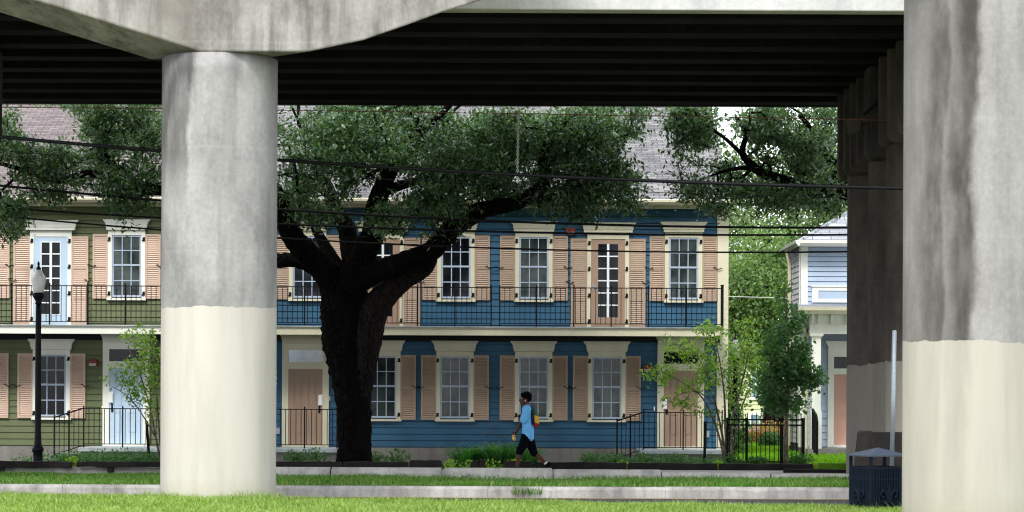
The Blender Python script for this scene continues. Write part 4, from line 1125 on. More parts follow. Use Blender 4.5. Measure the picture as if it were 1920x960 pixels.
# keep photographed gaps open
def gaps(C, holes):
    keep = np.ones(len(C),bool)
    for i, c in enumerate(C):
        px = HX + c[0]*F/c[1]; py = HY-(c[2]-EYE)*F/c[1]
        for (cx,cy,rx,ry) in holes:
            if ((px-cx)/rx)**2+((py-cy)/ry)**2 < 1: keep[i] = False
    return C[keep]
C = gaps(C, [(95,235,62,36),(868,203,34,14),(608,352,22,18),(575,196,30,8),(545,225,18,22),(1235,270,40,90),(655,385,30,16),(900,340,14,10)])
oak(ok, limbs, back, C, 34, .125, .055)

base2 = P(1660,868,53)
ok2 = thing('oak_tree', (base2.x,53,0), 'second live oak reaching in from the right behind the viaduct columns', 'tree')
limbs2 = [
 [(1668,880,53,.42),(1668,700,53,.34),(1665,560,53,.34),(1655,470,53,.32),(1640,410,53,.26),(1610,372,52.6,.19),(1580,360,52.2,.17),(1545,358,51.9,.15),(1505,352,51.8,.14),(1460,335,51.6,.12),(1430,325,51.5,.11),(1405,305,51.4,.09),(1392,285,51.3,.07),(1398,250,51.2,.05),(1380,220,51.2,.04)],
 [(1430,325,51.5,.07),(1400,315,51.3,.05),(1370,318,51.2,.04),(1345,325,51.1,.03)],
 [(1392,290,51.3,.05),(1360,260,51.2,.04),(1325,235,51.2,.03),(1300,215,51.2,.025)],
 [(1655,470,53,.26),(1690,380,53.6,.22),(1720,300,54,.18),(1740,200,54.5,.12)],
 [(1610,372,52.6,.12),(1575,320,52.4,.10),(1550,290,52.3,.08),(1525,250,52.2,.06),(1500,215,52,.05)],
 [(1590,365,52.4,.1),(1568,335,52,.07),(1570,300,52,.05)],
]
regs2 = [(1300,235,50,40,50.6,53,62),(1305,290,45,40,50.6,53,34),(1340,365,40,28,50.5,52.5,32),(1330,395,25,14,50.5,52,10),(1480,230,95,45,50.8,55,150),(1540,300,50,60,51,55,95),(1470,300,60,45,51,54,55),(1420,240,50,50,50.8,54,45),(1430,365,70,22,50.6,53,45),(1520,365,60,18,51,53,22),(1390,345,40,25,50.6,52.5,22),(1640,280,80,90,51.5,56,90),(1750,220,120,90,52,57,60),(1355,300,25,60,50.8,53,16),(1500,120,200,60,54,58,80)]
C2f = pix_clusters([(1330,370,45,26,50.4,52.5,22),(1300,345,35,30,50.5,52.5,14),(1345,395,20,14,50.5,52,5),(1440,370,55,20,50.5,52.5,18),(1500,385,50,14,50.5,52.5,10),(1290,215,35,22,50.6,53,14),(1540,235,35,40,51,54,22),(1560,385,20,16,51,52.5,4)])
C2 = gaps(clump(pix_clusters([(*r[:6],int(r[6]*1.75)) for r in regs2]), .03, .95, 8.4), [(1385,278,20,24),(1365,215,16,12),(1440,272,14,12),(1362,265,16,12)])
C2 = np.concatenate([C2, C2f])
oak(ok2, limbs2, None, C2, 34, .125, .055)

def leafy(name, base, label, cat, stems, clusters, per, L, W, mleaf, mbark, spread, up=.5, group=None, r0=.005, rmax=.03, crown='crown', stemname='trunk'):
    t_ = thing(name, base, label, cat, group)
    nodes = []; mb = MB()
    for s_ in stems:
        pts = limb(mb, s_, 8, .03, 3); nodes += pts[len(pts)//3:]
    mb.build(stemname, mbark, t_, smooth=True)
    arr, PA, cnt, n0 = grow(nodes, [-1]*len(nodes), None, clusters, .3, .08)
    tag(add('branches', twig_mesh('branches', arr, PA, cnt, n0, mbark, r0, .35, rmax), t_), kind='stuff')
    n_ = len(clusters); pts = np.repeat(clusters, per, axis=0)+rng.normal(size=(n_*per,3))*spread
    add(crown, rawmesh(crown, *leaf_quads(pts, L, W, up=up), mleaf), t_)
    return t_
# crape myrtles
bm = P(1360,868,55.5)
stems = [[(1362,872,55.5,.035),(1355,820,55.5,.03),(1342,760,55.4,.025),(1325,700,55.3,.018),(1300,660,55.2,.012),(1265,645,55.1,.008)],
         [(1364,872,55.5,.035),(1360,800,55.5,.03),(1358,740,55.4,.022),(1350,680,55.4,.016),(1338,620,55.3,.01)],
         [(1367,872,55.5,.04),(1372,800,55.6,.032),(1385,740,55.6,.025),(1398,690,55.6,.018),(1405,650,55.6,.01)],
         [(1360,872,55.4,.03),(1346,810,55.3,.026),(1320,750,55.2,.02),(1285,720,55,.014),(1245,700,55,.008)],
         [(1370,872,55.6,.035),(1380,810,55.8,.03),(1392,760,56,.02),(1410,720,56,.012)],
         [(1342,760,55.4,.018),(1310,735,55,.014),(1275,740,54.9,.01),(1245,762,54.9,.006)]]
Cm = pix_clusters([(1335,622,38,20,54.7,56,34),(1285,650,45,22,54.7,56,46),(1240,700,34,14,54.7,55.6,26),(1300,710,60,34,54.7,56.2,64),(1345,680,40,40,54.8,56.4,54),(1405,660,38,36,55,56.6,62),(1390,725,34,40,55,56.6,44),(1270,750,28,12,54.7,55.4,16),(1320,765,30,12,54.8,55.6,14),(1425,690,18,28,55,56,20),(1400,610,28,12,55,56,14),(1360,800,14,14,55,55.6,4)])
leafy('crape_myrtle', bm, 'slender many stemmed crape myrtle with light green leaves at the right porch', 'tree', stems, Cm[::2], 15, .10, .05, M['myrtle'], M['palebark'], .075, stemname='stems', group='crape myrtles')
bm = P(300,868,56)
stems = [[(302,872,56,.03),(292,820,56,.026),(280,760,55.9,.02),(262,700,55.8,.014),(240,650,55.7,.008)],
         [(304,872,56,.03),(298,800,56,.025),(292,720,55.9,.018),(285,650,55.9,.01)],
         [(306,872,56,.03),(312,800,56,.025),(318,720,56,.018),(320,650,56,.01)],
         [(292,820,56,.018),(262,770,55.8,.014),(235,740,55.6,.01),(210,725,55.5,.006)]]
Cm = pix_clusters([(262,630,32,18,55.3,56.5,34),(285,665,26,35,55.3,56.6,50),(240,690,34,12,55.2,56,24),(270,715,34,30,55.3,56.4,40),(225,712,30,6,55.2,55.8,12),(255,745,35,18,55.3,56.2,22),(288,770,16,22,55.5,56.3,16),(330,680,30,60,55.5,57,60)])
leafy('crape_myrtle', bm, 'slender crape myrtle with sparse light green leaves beside the left pier', 'tree', stems, Cm[::2], 15, .095, .048, M['myrtle'], M['palebark'], .075, stemname='stems', group='crape myrtles')
# young maple
bm = P(1475,868,53.6)
stems = [[(1474,872,53.6,.055),(1474,820,53.6,.05),(1475,770,53.6,.045),(1477,700,53.6,.035),(1478,630,53.6,.022),(1472,560,53.6,.012),(1470,535,53.6,.006)],
         [(1475,770,53.6,.02),(1500,740,53.5,.014),(1522,722,53.4,.008)],[(1475,760,53.6,.02),(1452,730,53.5,.014),(1435,705,53.4,.008)]]
Cm = pix_clusters([(1472,560,14,28,53.3,53.9,12),(1480,610,26,30,53.1,54.1,28),(1478,660,40,30,53,54.2,60),(1470,710,48,35,52.9,54.3,110),(1510,715,30,28,53,54.2,34),(1470,750,42,20,52.9,54.3,60),(1440,735,20,26,53,54,24),(1528,690,14,30,53.2,54,16),(1500,668,20,20,53.2,54,14),(1445,650,18,24,53.2,54,14)])
leafy('maple_tree', bm, 'young broad leaved tree with pale slim trunk in front of the iron fence', 'tree', stems, clump(Cm,-.12,1.6,2.2), 18, .105, .075, M['maple'], M['palebark'], .10)

# background trees beyond the houses
def back_tree(name, x, Y, h, crown, n, per, leaf, mleaf, label, seedspread=.5):
    t_ = thing(name, (x,Y,0), label, 'tree', 'trees behind the houses')
    mb = MB(); pts = [(Vector((x,Y,-.2)),.4),(Vector((x+.2,Y,h*.25)),.32),(Vector((x-.2,Y,h*.5)),.24),(Vector((x+.3,Y,h*.8)),.1)]
    sp = smooth_path(pts,4); mb.tube([q[0] for q in sp],[q[1] for q in sp],10,True,.05)
    nodes = [np.array(q[0]) for q in sp][4:]
    mb.build('trunk', M['bark2'], t_, smooth=True)
    C = np.concatenate([ell_points(int(n*w), c, r, .25) for (c,r,w) in crown])
    arr, PA, cnt, n0 = grow(nodes, [-1]*len(nodes), None, C, .8, .1)
    tag(add('branches', twig_mesh('branches', arr, PA, cnt, n0, M['bark2'], .014, .42, .16), t_), kind='stuff')
    pts = np.repeat(C, per, axis=0)+rng.normal(size=(len(C)*per,3))*seedspread*np.array([1,1,.7])
    add('crown', rawmesh('crown', *leaf_quads(pts, leaf, leaf*.55, up=.5), mleaf), t_)
back_tree('pale_tree', 8.6, 78, 7, [((8.4,78,4.6),(1.6,1.6,2.6),.6),((7.6,77.5,4.6),(1.3,1.3,1.3),.4)], 300, 80, .13, M['willow'], 'pale feathery green tree behind the young maple, beside the blue house')
back_tree('far_oak', 11.5, 96, 13, [((10.5,96,8.5),(3.4,3,3.6),.5),((13.5,97,9),(3.5,3,3),.5)], 260, 60, .20, M['fartree'], 'bright green broad tree rising behind the cottage roof', .6)
back_tree('far_oak', 6.5, 110, 15, [((7.5,110,9),(3.5,3,5),1)], 230, 60, .22, M['fartree'], 'tall far green tree in the gap right of the blue house', .7)
back_tree('far_oak', 17.5, 104, 15, [((17,104,10),(5,3,5),1)], 160, 60, .22, M['fartree'], 'far green tree mostly hidden by the viaduct columns', .7)
back_tree('far_oak', 14.2, 84, 9, [((13.6,84,6),(2.6,2,2.3),1)], 90, 55, .18, M['fartree'], 'leafy tree close behind the cottage roof', .5)

# ================================================================== SHRUBS, FLOWERS, GROUND COVER
def shrub(name, cx, Y, rx, rz, n, L, W, mat, label, cat='shrub', group=None, ry=None, zbase=None):
    if zbase is None: zbase = -.2 if (Y > 50 and Y < 58.5 and cx < 5.4) else .0
    if zbase < 0: rz += .17
    t_ = thing(name, (cx,Y,zbase), label, cat, group)
    C = ell_points(n, (cx,Y,zbase+rz*.45), (rx,ry or rx*.7,rz*.6))
    C[:,2] = np.maximum(C[:,2], zbase+.01)
    add('foliage', rawmesh('foliage', *leaf_quads(C, L, W, up=.8), mat), t_)
    mb = MB()
    for q in range(5):
        a = random.uniform(0,6.28); mb.tube([(cx+.03*q*rx,Y,zbase-.03),(cx+math.cos(a)*rx*.5,Y+math.sin(a)*rx*.3,zbase+rz*.6)],.006,4)
    mb.build('stems', M['bark2'], t_)
for (px,Y,rx,rz,lab) in [(700,56.5,.28,.22,'low dark green shrub just right of the oak trunk'),(742,56,.40,.30,'taller dark green shrub below the window right of the oak'),
        (550,57,.28,.22,'low green shrub below the tan door porch'),(590,57,.42,.28,'spreading green shrub below the tan door porch, beside the oak'),
        (1110,56,.35,.24,'low dark green shrub under the blue wall, left of the right stair rail'),(1150,55.6,.40,.24,'dark green shrub under the foot of the right stair rail'),
        (1215,56.5,.42,.22,'dark green shrub in front of the right porch slab, left one'),(1265,56.5,.4,.22,'dark green shrub in front of the right porch slab, below the tan door'),
        (1375,54.2,.3,.3,'small shrub at the left end of the iron fence'),(1500,53.9,.35,.25,'leafy plant at the right end of the iron fence'),
        (1420,54.2,.25,.16,'small pale plant at the middle of the iron fence')]:
    c = P(px,865,Y); shrub('shrub', c.x, Y, rx, rz, 420, .07, .04, M['shrub'], lab, group='shrubs along the house fronts')
tt = P(230,865,56.5)
V = []
C = np.stack([rng.uniform(P(30,865,56.5).x, P(300,865,56.5).x, 4200), rng.uniform(55.8,57.6,4200), np.abs(rng.normal(0,.12,4200))-.12],1)
hole = (C[:,0] < P(105,865,56.5).x) & (rng.random(4200) < .72); C = C[~hole]
tag(add('ground_cover', rawmesh('ground_cover', *leaf_quads(C, .07, .045, up=.8), M['shrub'])), 'low dark green ground cover along the olive house', 'ground cover', kind='stuff')
C = np.stack([rng.uniform(P(1090,865,57).x, P(1360,865,57).x, 3200), rng.uniform(55.6,57.8,3200), np.abs(rng.normal(0,.11,3200))-.14],1)
tag(add('ground_cover', rawmesh('ground_cover', *leaf_quads(C, .06, .04, up=.8), M['shrub'])), 'low green ground cover in front of the right porch', 'ground cover', kind='stuff')
for (px,Y,lab) in [(872,50.5,'lime green plant left of the timber stubs'),(922,50.3,'lime green plant between the timber stub and the walking person'),(972,50,'lime green plant behind the front leg of the person'),(1160,50.5,'lime green plant on the timber near the stair rail'),(136,50,'small lime plant in the gap between the left timber rails'),(1346,49.2,'small lime plant at the gap before the crape myrtle'),(845,50.8,'lime plant sprig beside the raised timber'),(1522,49,'small lime plant right of the young tree')]:
    c = P(px,868,Y); shrub('lime_plant', c.x, Y, .16 if px in (136,1346,845,1522) else .30, .20 if px != 1160 else .2, 150, .06, .045, M['lime'], lab, 'plant', 'lime green bedding plants')
# daylily clumps: arching strap leaves
def lily(px, Y, lab, nb=150, H=.64):
    c = P(px,866,Y); zg_ = -.2; t_ = thing('strap_leaf_plant', (c.x,Y,zg_), lab, 'plant', 'clumps of strap leaved plants under the blue wall')
    V = []; Fs = []
    for i in range(nb):
        a = random.uniform(0,6.28); h = H*random.uniform(.55,1.1); rch = h*random.uniform(.5,1.25); w = .024
        bx_, by_ = c.x+random.gauss(0,.10), Y+random.gauss(0,.10)
        o = len(V)
        for k in range(6):
            t = k/5; rr = rch*t; zz = zg_+h*(1.9*t-1.15*t*t); ww = w*(1-.85*t)
            px_b, py_b = bx_+math.cos(a)*rr, by_+math.sin(a)*rr
            V += [(px_b-math.sin(a)*ww, py_b+math.cos(a)*ww, zz),(px_b+math.sin(a)*ww, py_b-math.cos(a)*ww, zz+.004)]
        Fs += [(o+2*k,o+2*k+1,o+2*k+3,o+2*k+2) for k in range(5)]
    add('leaves', rawmesh('leaves', V, Fs, M['lily']), t_)
    MB().lathe([(.06,-.23),(.05,-.12)],c.x,Y,8).build('root_crown', M['shrub'], t_)
lily(872,55,'strap leaved clump furthest left under the blue wall'); lily(900,55.3,'strap leaved clump second from left, above the timber stubs')
lily(932,55,'tallest strap leaved clump just left of the walking person',170,.78); lily(958,55.2,'strap leaved clump behind the yellow can'); lily(985,55,'strap leaved clump between the legs of the person',110,.62)
# bed of red flowers and bushes on the side lawn
for (px,Y,rx,rz,mat,lab,n_) in [(1420,74,.7,.7,'redflower','red flowering bush on the side lawn, left',900),(1450,75,.7,.75,'redflower','red flowering bush on the side lawn, behind the young tree',900),(1395,76,.4,.6,'redflower','smaller red flowering bush by the fence end',500),
        (1445,70,.45,.5,'shrub','round clipped green bush on the side lawn',600),(1378,60.5,.45,1.2,'shrub','tall bush against the corner of the blue house',900),(1441,79,.35,1.3,'maple','upright dark bush before the pale yellow house',700),(1373,70,.33,3.0,'maple','dark tall evergreen behind the crape myrtle',1800)]:
    c = P(px,800,Y); shrub('bush', c.x, Y, rx, rz, n_, .11, .06, M[mat], lab, 'bush', 'bushes on the side lawn')
# hanging flower basket at the olive house
c = P(25,432,59.0)
hb = thing('hanging_planter', (c.x,59.0,c.z), 'red brown hanging pot with trailing plant under the olive house eave', 'plant pot')
MB().lathe([(.06,c.z-.08),(.13,c.z-.02),(.15,c.z+.06),(.16,c.z+.07)],c.x,59.0,16).build('pot', M['terracotta'], hb, smooth=True)
w_ = MB()
for q in range(3):
    a = q*2.1; w_.tube([(c.x+math.cos(a)*.15,59+math.sin(a)*.15,c.z+.07),(c.x,59,c.z+.45)],.006,4)
w_.tube([(c.x,59,c.z+.45),(c.x,59.3,z_eave-.09)],.006,4); w_.build('hanger', M['iron'], hb)
C = ell_points(160,(c.x,59,c.z+.1),(.22,.2,.12)); C2_ = ell_points(70,(c.x+.12,59,c.z-.1),(.1,.1,.2))
add('foliage', rawmesh('foliage', *leaf_quads(np.concatenate([C,C2_]), .07,.035), M['oakleaf']), hb)
# stray leaves on the kerb blocks and weeds on the far kerb
V, Fq = blades(90, (fx(985,930,39.5)-.22, fx(985,930,39.5)+.28), (39.44,39.52), lambda X,Y: 0*X-.10, .15, .006, 1.0)
tag(add('weeds', rawmesh('weeds', V, Fq, M['grassfar'])), 'tuft of weeds in a crack of the far kerb', 'weeds', kind='stuff')

# ================================================================== PERSON
YP = 47.8
def Z(zx, zy, dy=0.0):
    p = P(900+zx/4.8, 700+zy/4.8, YP); return Vector((p.x, YP+dy, p.z))
def capsule(mb, a, b, ra, rb, n=14):
    d = (b-a); L = d.length; d = d/L if L > 1e-6 else Vector((0,0,1))
    pts = []; rr = []
    for k in range(5):
        t = (math.pi/2)*k/4; pts.append(a-d*ra*math.cos(t)); rr.append(max(ra*math.sin(t),1e-4))
    for k in range(1,4): pts.append(a.lerp(b,k/4)); rr.append(ra+(rb-ra)*k/4)
    for k in range(5):
        t = (math.pi/2)*k/4; pts.append(b+d*rb*math.sin(t)); rr.append(max(rb*math.cos(t),1e-4))
    mb.tube(pts, rr, n)
def chain(mb, pts):
    for (a,ra),(b,rb) in zip(pts[:-1],pts[1:]): capsule(mb, a, b, ra, rb)
def remesh(name, mb, mat, parent, voxel, smooth=6):
    me = mb.mesh('tmp', mat); o = bpy.data.objects.new('tmp', me); col.objects.link(o)
    m = o.modifiers.new('r','REMESH'); m.mode = 'VOXEL'; m.voxel_size = voxel; m.use_smooth_shade = True
    s = o.modifiers.new('s','SMOOTH'); s.iterations = smooth; s.factor = .5
    dg = bpy.context.evaluated_depsgraph_get(); dg.update()
    nm = bpy.data.meshes.new_from_object(o.evaluated_get(dg)); nm.name = name
    bpy.data.objects.remove(o)
    nm.materials.clear(); nm.materials.append(mat); nm.polygons.foreach_set('use_smooth',[True]*len(nm.polygons))
    return add(name, nm, parent)
M['skin'] = simple('brown_skin', (.080,.032,.019), .6, .2)
M['hair'] = simple('black_hair', (.004,.003,.003), .95, .04)
t = NT('sky_blue_tshirt'); nf = t.noise(7, t.pos((1.6,1.6,.7)), 3, .5)
t.bump(nf, .9, .09); M['shirt'] = t.out(t.ramp(nf, [(.3,(.13,.44,.84)),(.7,(.19,.54,.92))]), .85, .15)
M['shorts'] = simple('black_capri_cloth', (.004,.004,.006), .95, .03)
M['shoe'] = simple('black_canvas_shoe', (.006,.006,.008), .9, .06)
M['whitecloth'] = simple('white_sole', (.70,.70,.70), .7, .3)
M['eye'] = simple('eye_white', (.6,.58,.55), .3, .5)
pe = thing('person', (fx(985,880,YP),YP,.03), 'person in blue T-shirt and black capris walking left along the pavement', 'person')
body = MB()
HC = Z(405,228)
body.ball(HC+Vector((.01,0,.012)), .098, 20, 14, sx=.98, sy=.76, sz=1.0)      # skull
body.ball(HC+Vector((-.035,0,-.055)), .068, 16, 12, sx=.92, sy=.78, sz=1.0)   # jaw and cheeks
capsule(body, HC+Vector((-.092,0,.000)), HC+Vector((-.112,0,-.036)), .010, .016)     # nose
capsule(body, HC+Vector((-.093,-.016,-.066)), HC+Vector((-.093,.016,-.066)), .013, .013)   # lips
capsule(body, HC+Vector((-.082,-.012,-.105)), HC+Vector((-.082,.012,-.105)), .018, .018)   # chin
capsule(body, HC+Vector((-.084,-.03,.026)), HC+Vector((-.084,.03,.026)), .014, .014)       # brow
for s_ in (-1,1): body.ball(HC+Vector((.012,s_*.076,-.012)), .030, 10, 8, sx=.6, sy=.35, sz=1.0)   # ears
chain(body, [(HC+Vector((.025,0,-.06)),.052),(Z(432,305),.058),(Z(432,330),.075)])
torso = [(Z(428,335),.10),(Z(428,400),.105),(Z(430,480),.10),(Z(430,560),.11)]
for dy in (-.06,.06): chain(body, [(p+Vector((0,dy,0)),r) for p,r in torso])
chain(body, [(Z(430,325,-.15),.055),(Z(430,325,.15),.055)])
# near (left) arm bent across the body, hand near the strap
def hand(mb, w, d, up, side, curl=.5, size=1.0, grip=None):
    """palm at w along d; four unequal bent fingers and a thumb"""
    d = d.normalized(); side = side.normalized(); nrm = d.cross(side).normalized()
    p1 = w+d*.085*size
    for q in (-.028,-.009,.009,.028): capsule(mb, w+d*.02+side*q*.8*size, p1+side*q*size, .013*size, .0125*size, 8)
    for q, L in zip((-.030,-.010,.010,.029),(.060,.072,.078,.070)):
        a = p1+side*q*size; L *= size
        b = a+(d*math.cos(curl)+nrm*math.sin(curl)).normalized()*L*.42
        c_ = b+(d*math.cos(curl*2.2)+nrm*math.sin(curl*2.2)).normalized()*L*.34
        e = c_+(d*math.cos(curl*3.1)+nrm*math.sin(curl*3.1)).normalized()*L*.26
        capsule(mb,a,b,.0095,.009,8); capsule(mb,b,c_,.009,.0085,8); capsule(mb,c_,e,.0085,.0075,8)
    a = w+d*.025*size+side*.03*size
    b = a+(side*.75+d*.5+nrm*.45).normalized()*.042*size; c_ = b+(d*.7+nrm*.75+side*.05).normalized()*.034*size
    capsule(mb,a,b,.0135,.011,8); capsule(mb,b,c_,.011,.009,8)
chain(body, [(Z(430,328,-.175),.052),(Z(400,385,-.205),.046),(Z(374,428,-.205),.040)])
wl = Z(352,412,.00); chain(body, [(Z(374,428,-.205),.040),(Z(360,420,-.12),.036),(wl,.027)])
hand(body, wl, Vector((-.15,.9,.35)), 1, Vector((-.3,-.2,.9)), .45)
# far (right) arm forward and down, holding the can
er, wr = Z(378,440,.20), Z(325,532,.165)
chain(body, [(Z(430,328,.175),.052),(Z(404,384,.20),.046),(er,.040)])
chain(body, [(er,.040),(er.lerp(wr,.35),.038),(wr,.026)])
CAN = Z(306,583,.14)
dh = (Z(300,572,.175)-wr); hand(body, wr, dh, 1, Vector((.45,.1,.55)).cross(dh) if False else Vector((-.62,-.25,-.25)).cross(Vector((0,0,1))).normalized()*.0+Vector((-.55,-.3,.5)), .62)
# legs
hl, kl, al = Z(424,580,-.085), Z(357,700,-.095), Z(333,842,-.09)
hr_, kr, ar = Z(436,580,.085), Z(487,718,.09), Z(592,808,.09)
chain(body, [(hl,.098),(hl.lerp(kl,.5),.080),(kl,.060)]); chain(body, [(kl,.056),(kl.lerp(al,.3),.058),(kl.lerp(al,.7),.044),(al,.034)])
chain(body, [(hr_,.098),(hr_.lerp(kr,.5),.080),(kr,.060)]); chain(body, [(kr,.056),(kr.lerp(ar,.3)+Vector((.01,0,0)),.058),(kr.lerp(ar,.7),.044),(ar,.034)])
footl = [(al+Vector((.02,0,-.035)),.034),(al+Vector((-.07,0,-.048)),.032),(al+Vector((-.165,0,-.058)),.024)]
chain(body, footl)
hr2 = Z(622,820,.09); br = Z(575,862,.09); tr_ = Z(545,872,.09)
footr = [(hr2,.034),(Z(598,842,.09),.032),(br,.028),(tr_,.020)]
chain(body, footr)
remesh('body', body, M['skin'], pe, .0055, 3)
sh = MB()
for dy in (-.07,.07): chain(sh, [(Z(428,330,dy),.115),(Z(425,400,dy),.118),(Z(432,480,dy),.118),(Z(432,540,dy),.126),(Z(431,560,dy),.126)])
chain(sh, [(Z(432,318,-.15),.070),(Z(432,318,.15),.070)]); chain(sh, [(Z(432,305,-.05),.062),(Z(432,305,.05),.062)])
chain(sh, [(Z(430,326,-.175),.072),(Z(408,375,-.21),.078),(Z(392,418,-.212),.080)])
chain(sh, [(Z(430,326,.175),.072),(Z(408,375,.205),.076),(Z(392,412,.205),.076)])
for dy in (-.085,0,.085): capsule(sh, Z(408,577,dy), Z(458,579,dy), .075, .07)
for q in range(16):
    a = Z(random.uniform(375,480),random.uniform(440,560),0); capsule(sh, Z(random.uniform(395,465),random.uniform(430,520),-.175), Z(random.uniform(395,470),random.uniform(480,535),-.18), .018, .026, 8)
remesh('shirt', sh, M['shirt'], pe, .009, 8)
pn = MB()
chain(pn, [(Z(424,560,-.075),.118),(hl.lerp(kl,.5),.098),(kl,.080),(Z(354,712,-.095),.073)])
chain(pn, [(Z(436,560,.075),.118),(hr_.lerp(kr,.5),.098),(kr,.078),(Z(496,724,.09),.069)])
capsule(pn, Z(430,540,-.06), Z(430,540,.06), .12, .12)
remesh('capris', pn, M['shorts'], pe, .009, 6)
hm = MB(); hm.ball(HC+Vector((.035,0,.055)), .108, 22, 16, sx=1.04, sy=.95, sz=.86, jit=.05); hm.ball(HC+Vector((.075,0,.0)), .07, 16, 12, sx=.9, sy=1.0, sz=1.0, jit=.06); hm.ball(HC+Vector((-.035,0,.085)), .062, 16, 12, sx=1.0, sy=1.1, sz=.72, jit=.06)
remesh('hair', hm, M['hair'], pe, .010, 2)
for s_ in (-1,1): MB().ball(HC+Vector((-.079,s_*.033,.006)), .012, 10, 8).build('eye', M['eye'], pe, smooth=True)
MB().lathe([(.004,-.014),(.010,-.004),(.010,.004),(.004,.014)],0,0,8).xform(Matrix.Translation(HC+Vector((.006,-.083,-.045)))).build('earring', M['whitecloth'], pe)
sl = MB(); chain(sl, [(a+Vector((0,0,-.002)),r+.012) for a,r in footl]); remesh('shoe', sl, M['shoe'], pe, .007, 3)
sl = MB(); chain(sl, [(a+Vector((.004,0,.004)),r+.013) for a,r in footr]); remesh('shoe', sl, M['shoe'], pe, .007, 3)
MB().tube([ar+Vector((-.012,0,.012)),ar+Vector((.012,0,-.012))],.040,14).build('sock', M['whitecloth'], pe, smooth=True)
# drawstring backpack
t = NT('striped_bag_cloth'); zz = t.math('ADD', t.sep(2), t.math('MULTIPLY', t.sep(0), .25))
zb0 = Z(500,440).z + fx(1004,0,YP)*.25; zb1 = Z(500,375).z+fx(1004,0,YP)*.25
m1 = t.math('GREATER_THAN', zz, zb0); m2 = t.math('GREATER_THAN', zz, zb1)
c_ = t.mix(m2, t.mix(m1, (.30,.018,.022), (.62,.36,.03)), (.018,.085,.045)); M['bag'] = t.out(c_, .8, .25)
bp = thing('backpack', Z(500,400), 'small drawstring backpack striped green, yellow and red on the walker\'s back', 'bag')
bg = MB(); chain(bg, [(Z(482,325,-.01),.045),(Z(490,370,-.01),.075),(Z(494,420,-.01),.092),(Z(494,450,-.01),.088)])
for dy in (-.08,.08): chain(bg, [(Z(486,360,dy),.05),(Z(492,420,dy),.075),(Z(492,452,dy),.075)])
remesh('pouch', bg, M['bag'], bp, .009, 5)
M['navycloth'] = simple('navy_cloth', (.010,.014,.035), .8, .2)
sd_ = MB(); chain(sd_, [(Z(462,300,-.13),.022),(Z(468,350,-.15),.030),(Z(474,400,-.16),.036),(Z(478,450,-.15),.036)])
remesh('side_panel', sd_, M['navycloth'], bp, .008, 4)
st_ = MB(); st_.tube([Z(470,320,-.13),Z(450,292,-.135),Z(425,292,-.14)],.012,6); st_.tube([Z(470,320,.13),Z(450,292,.135),Z(425,292,.14)],.012,6); st_.build('strap', M['navycloth'], bp)
# can in the hand
t = NT('yellow_can_print'); c_ = t.ramp(t.noise(26,t.pos(),2),[(.40,(.80,.55,.04)),(.52,(.85,.66,.10)),(.60,(.45,.10,.03))]); M['can'] = t.out(c_,.35,.5)
cn = thing('drink_can', CAN, 'yellow drink can held low in the walker\'s front hand', 'can')
T = Matrix.Translation(CAN) @ Matrix.Rotation(R(-10),4,'Y')
MB().lathe([(.027,-.058),(.033,-.050),(.033,.048),(.027,.058)],0,0,20).xform(T).build('can_body', M['can'], cn, smooth=False)
MB().lathe([(.027,.058),(.027,.062),(.020,.060)],0,0,20).xform(T).build('lid', M['whitecloth'], cn)
mo = HC+Vector((-.10,-.004,-.066))
tag(MB().tube([mo, mo+Vector((-.05,-.01,-.085))],.004,6).build('white_stick', M['whitecloth']), 'thin white stick held between the lips of the walking person', 'stick')

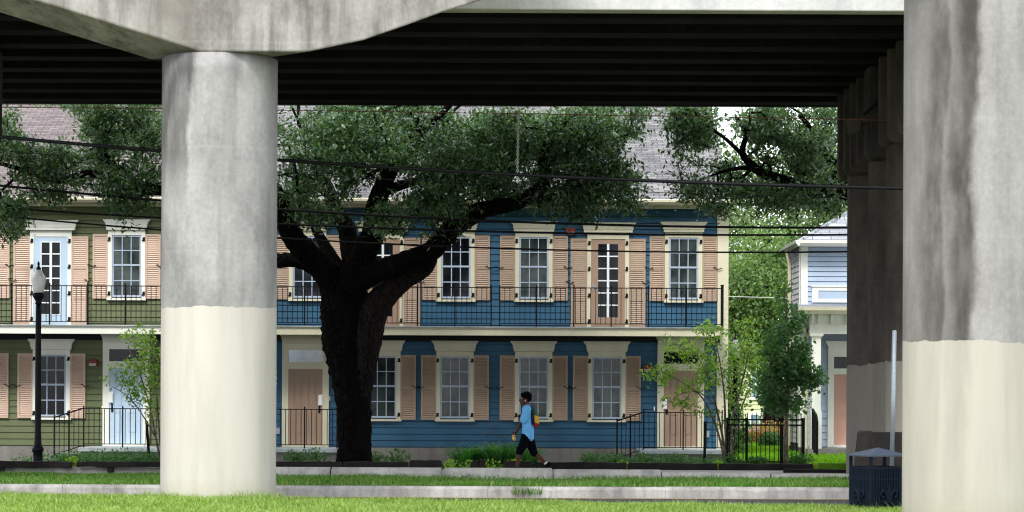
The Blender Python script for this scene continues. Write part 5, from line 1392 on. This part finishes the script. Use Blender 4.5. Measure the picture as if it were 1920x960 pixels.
# ================================================================== LIGHT, SKY, CAMERA
EL, AZ = 50, 202     # elevation, compass azimuth of the sun (0 = +Y), behind the camera and a little left
w = bpy.data.worlds.new('World'); scene.world = w; w.use_nodes = True
nt = w.node_tree; bgn = nt.nodes['Background']
sky = nt.nodes.new('ShaderNodeTexSky'); sky.sky_type = 'NISHITA'; sky.sun_disc = False
sky.sun_elevation = R(EL); sky.sun_rotation = R(AZ); sky.air_density = 1.0; sky.dust_density = 3.0; sky.ozone_density = 1.0
tc = nt.nodes.new('ShaderNodeTexCoord'); nz = nt.nodes.new('ShaderNodeTexNoise'); nz.inputs['Scale'].default_value = 2.4; nz.inputs['Detail'].default_value = 6
nt.links.new(tc.outputs['Generated'], nz.inputs['Vector'])
rp = nt.nodes.new('ShaderNodeValToRGB'); rp.color_ramp.elements[0].position = .25; rp.color_ramp.elements[1].position = .6
rp.color_ramp.elements[0].color = (.75,.75,.75,1); rp.color_ramp.elements[1].color = (1,1,1,1)
nt.links.new(nz.outputs['Fac'], rp.inputs['Fac'])
mx = nt.nodes.new('ShaderNodeMix'); mx.data_type = 'RGBA'
nt.links.new(rp.outputs['Color'], mx.inputs[0]); nt.links.new(sky.outputs[0], mx.inputs[6]); mx.inputs[7].default_value = (9.5,9.9,10.4,1)
nt.links.new(mx.outputs[2], bgn.inputs['Color']); bgn.inputs['Strength'].default_value = .11
sun = bpy.data.lights.new('sun','SUN'); sun.energy = 1.5; sun.angle = R(14); sun.color = (1,.96,.88)
so = bpy.data.objects.new('sun', sun); col.objects.link(so)
az = R(AZ); el = R(EL)
dirv = Vector((math.sin(az)*math.cos(el), math.cos(az)*math.cos(el), math.sin(el)))
so.rotation_euler = dirv.to_track_quat('Z','Y').to_euler(); so.location = (0,-20,40)

cam = bpy.data.cameras.new('camera'); co = bpy.data.objects.new('camera', cam); col.objects.link(co)
cam.sensor_width = 36; cam.lens = F/1920*36; cam.shift_y = 258/1920; cam.clip_end = 2000; cam.clip_start = .1
co.matrix_world = Matrix.Translation((0,0,EYE)) @ Matrix.Rotation(R(90),4,'X') @ Matrix.Rotation(ROLL,4,'Z')
cam.dof.use_dof = True; cam.dof.focus_distance = 55; cam.dof.aperture_fstop = 2.8
scene.camera = co
vs_ = scene.view_settings; vs_.view_transform = 'Standard'; vs_.look = 'None'; vs_.gamma = 1; vs_.use_curve_mapping = False; vs_.exposure = 1.2
scene.render.resolution_x = 1024; scene.render.resolution_y = 512
scene.cycles.pixel_filter_type = 'BLACKMAN_HARRIS'; scene.cycles.filter_width = 1.15
scene.cycles.max_bounces = 6; scene.cycles.transparent_max_bounces = 4
scene.cycles.use_denoising = True
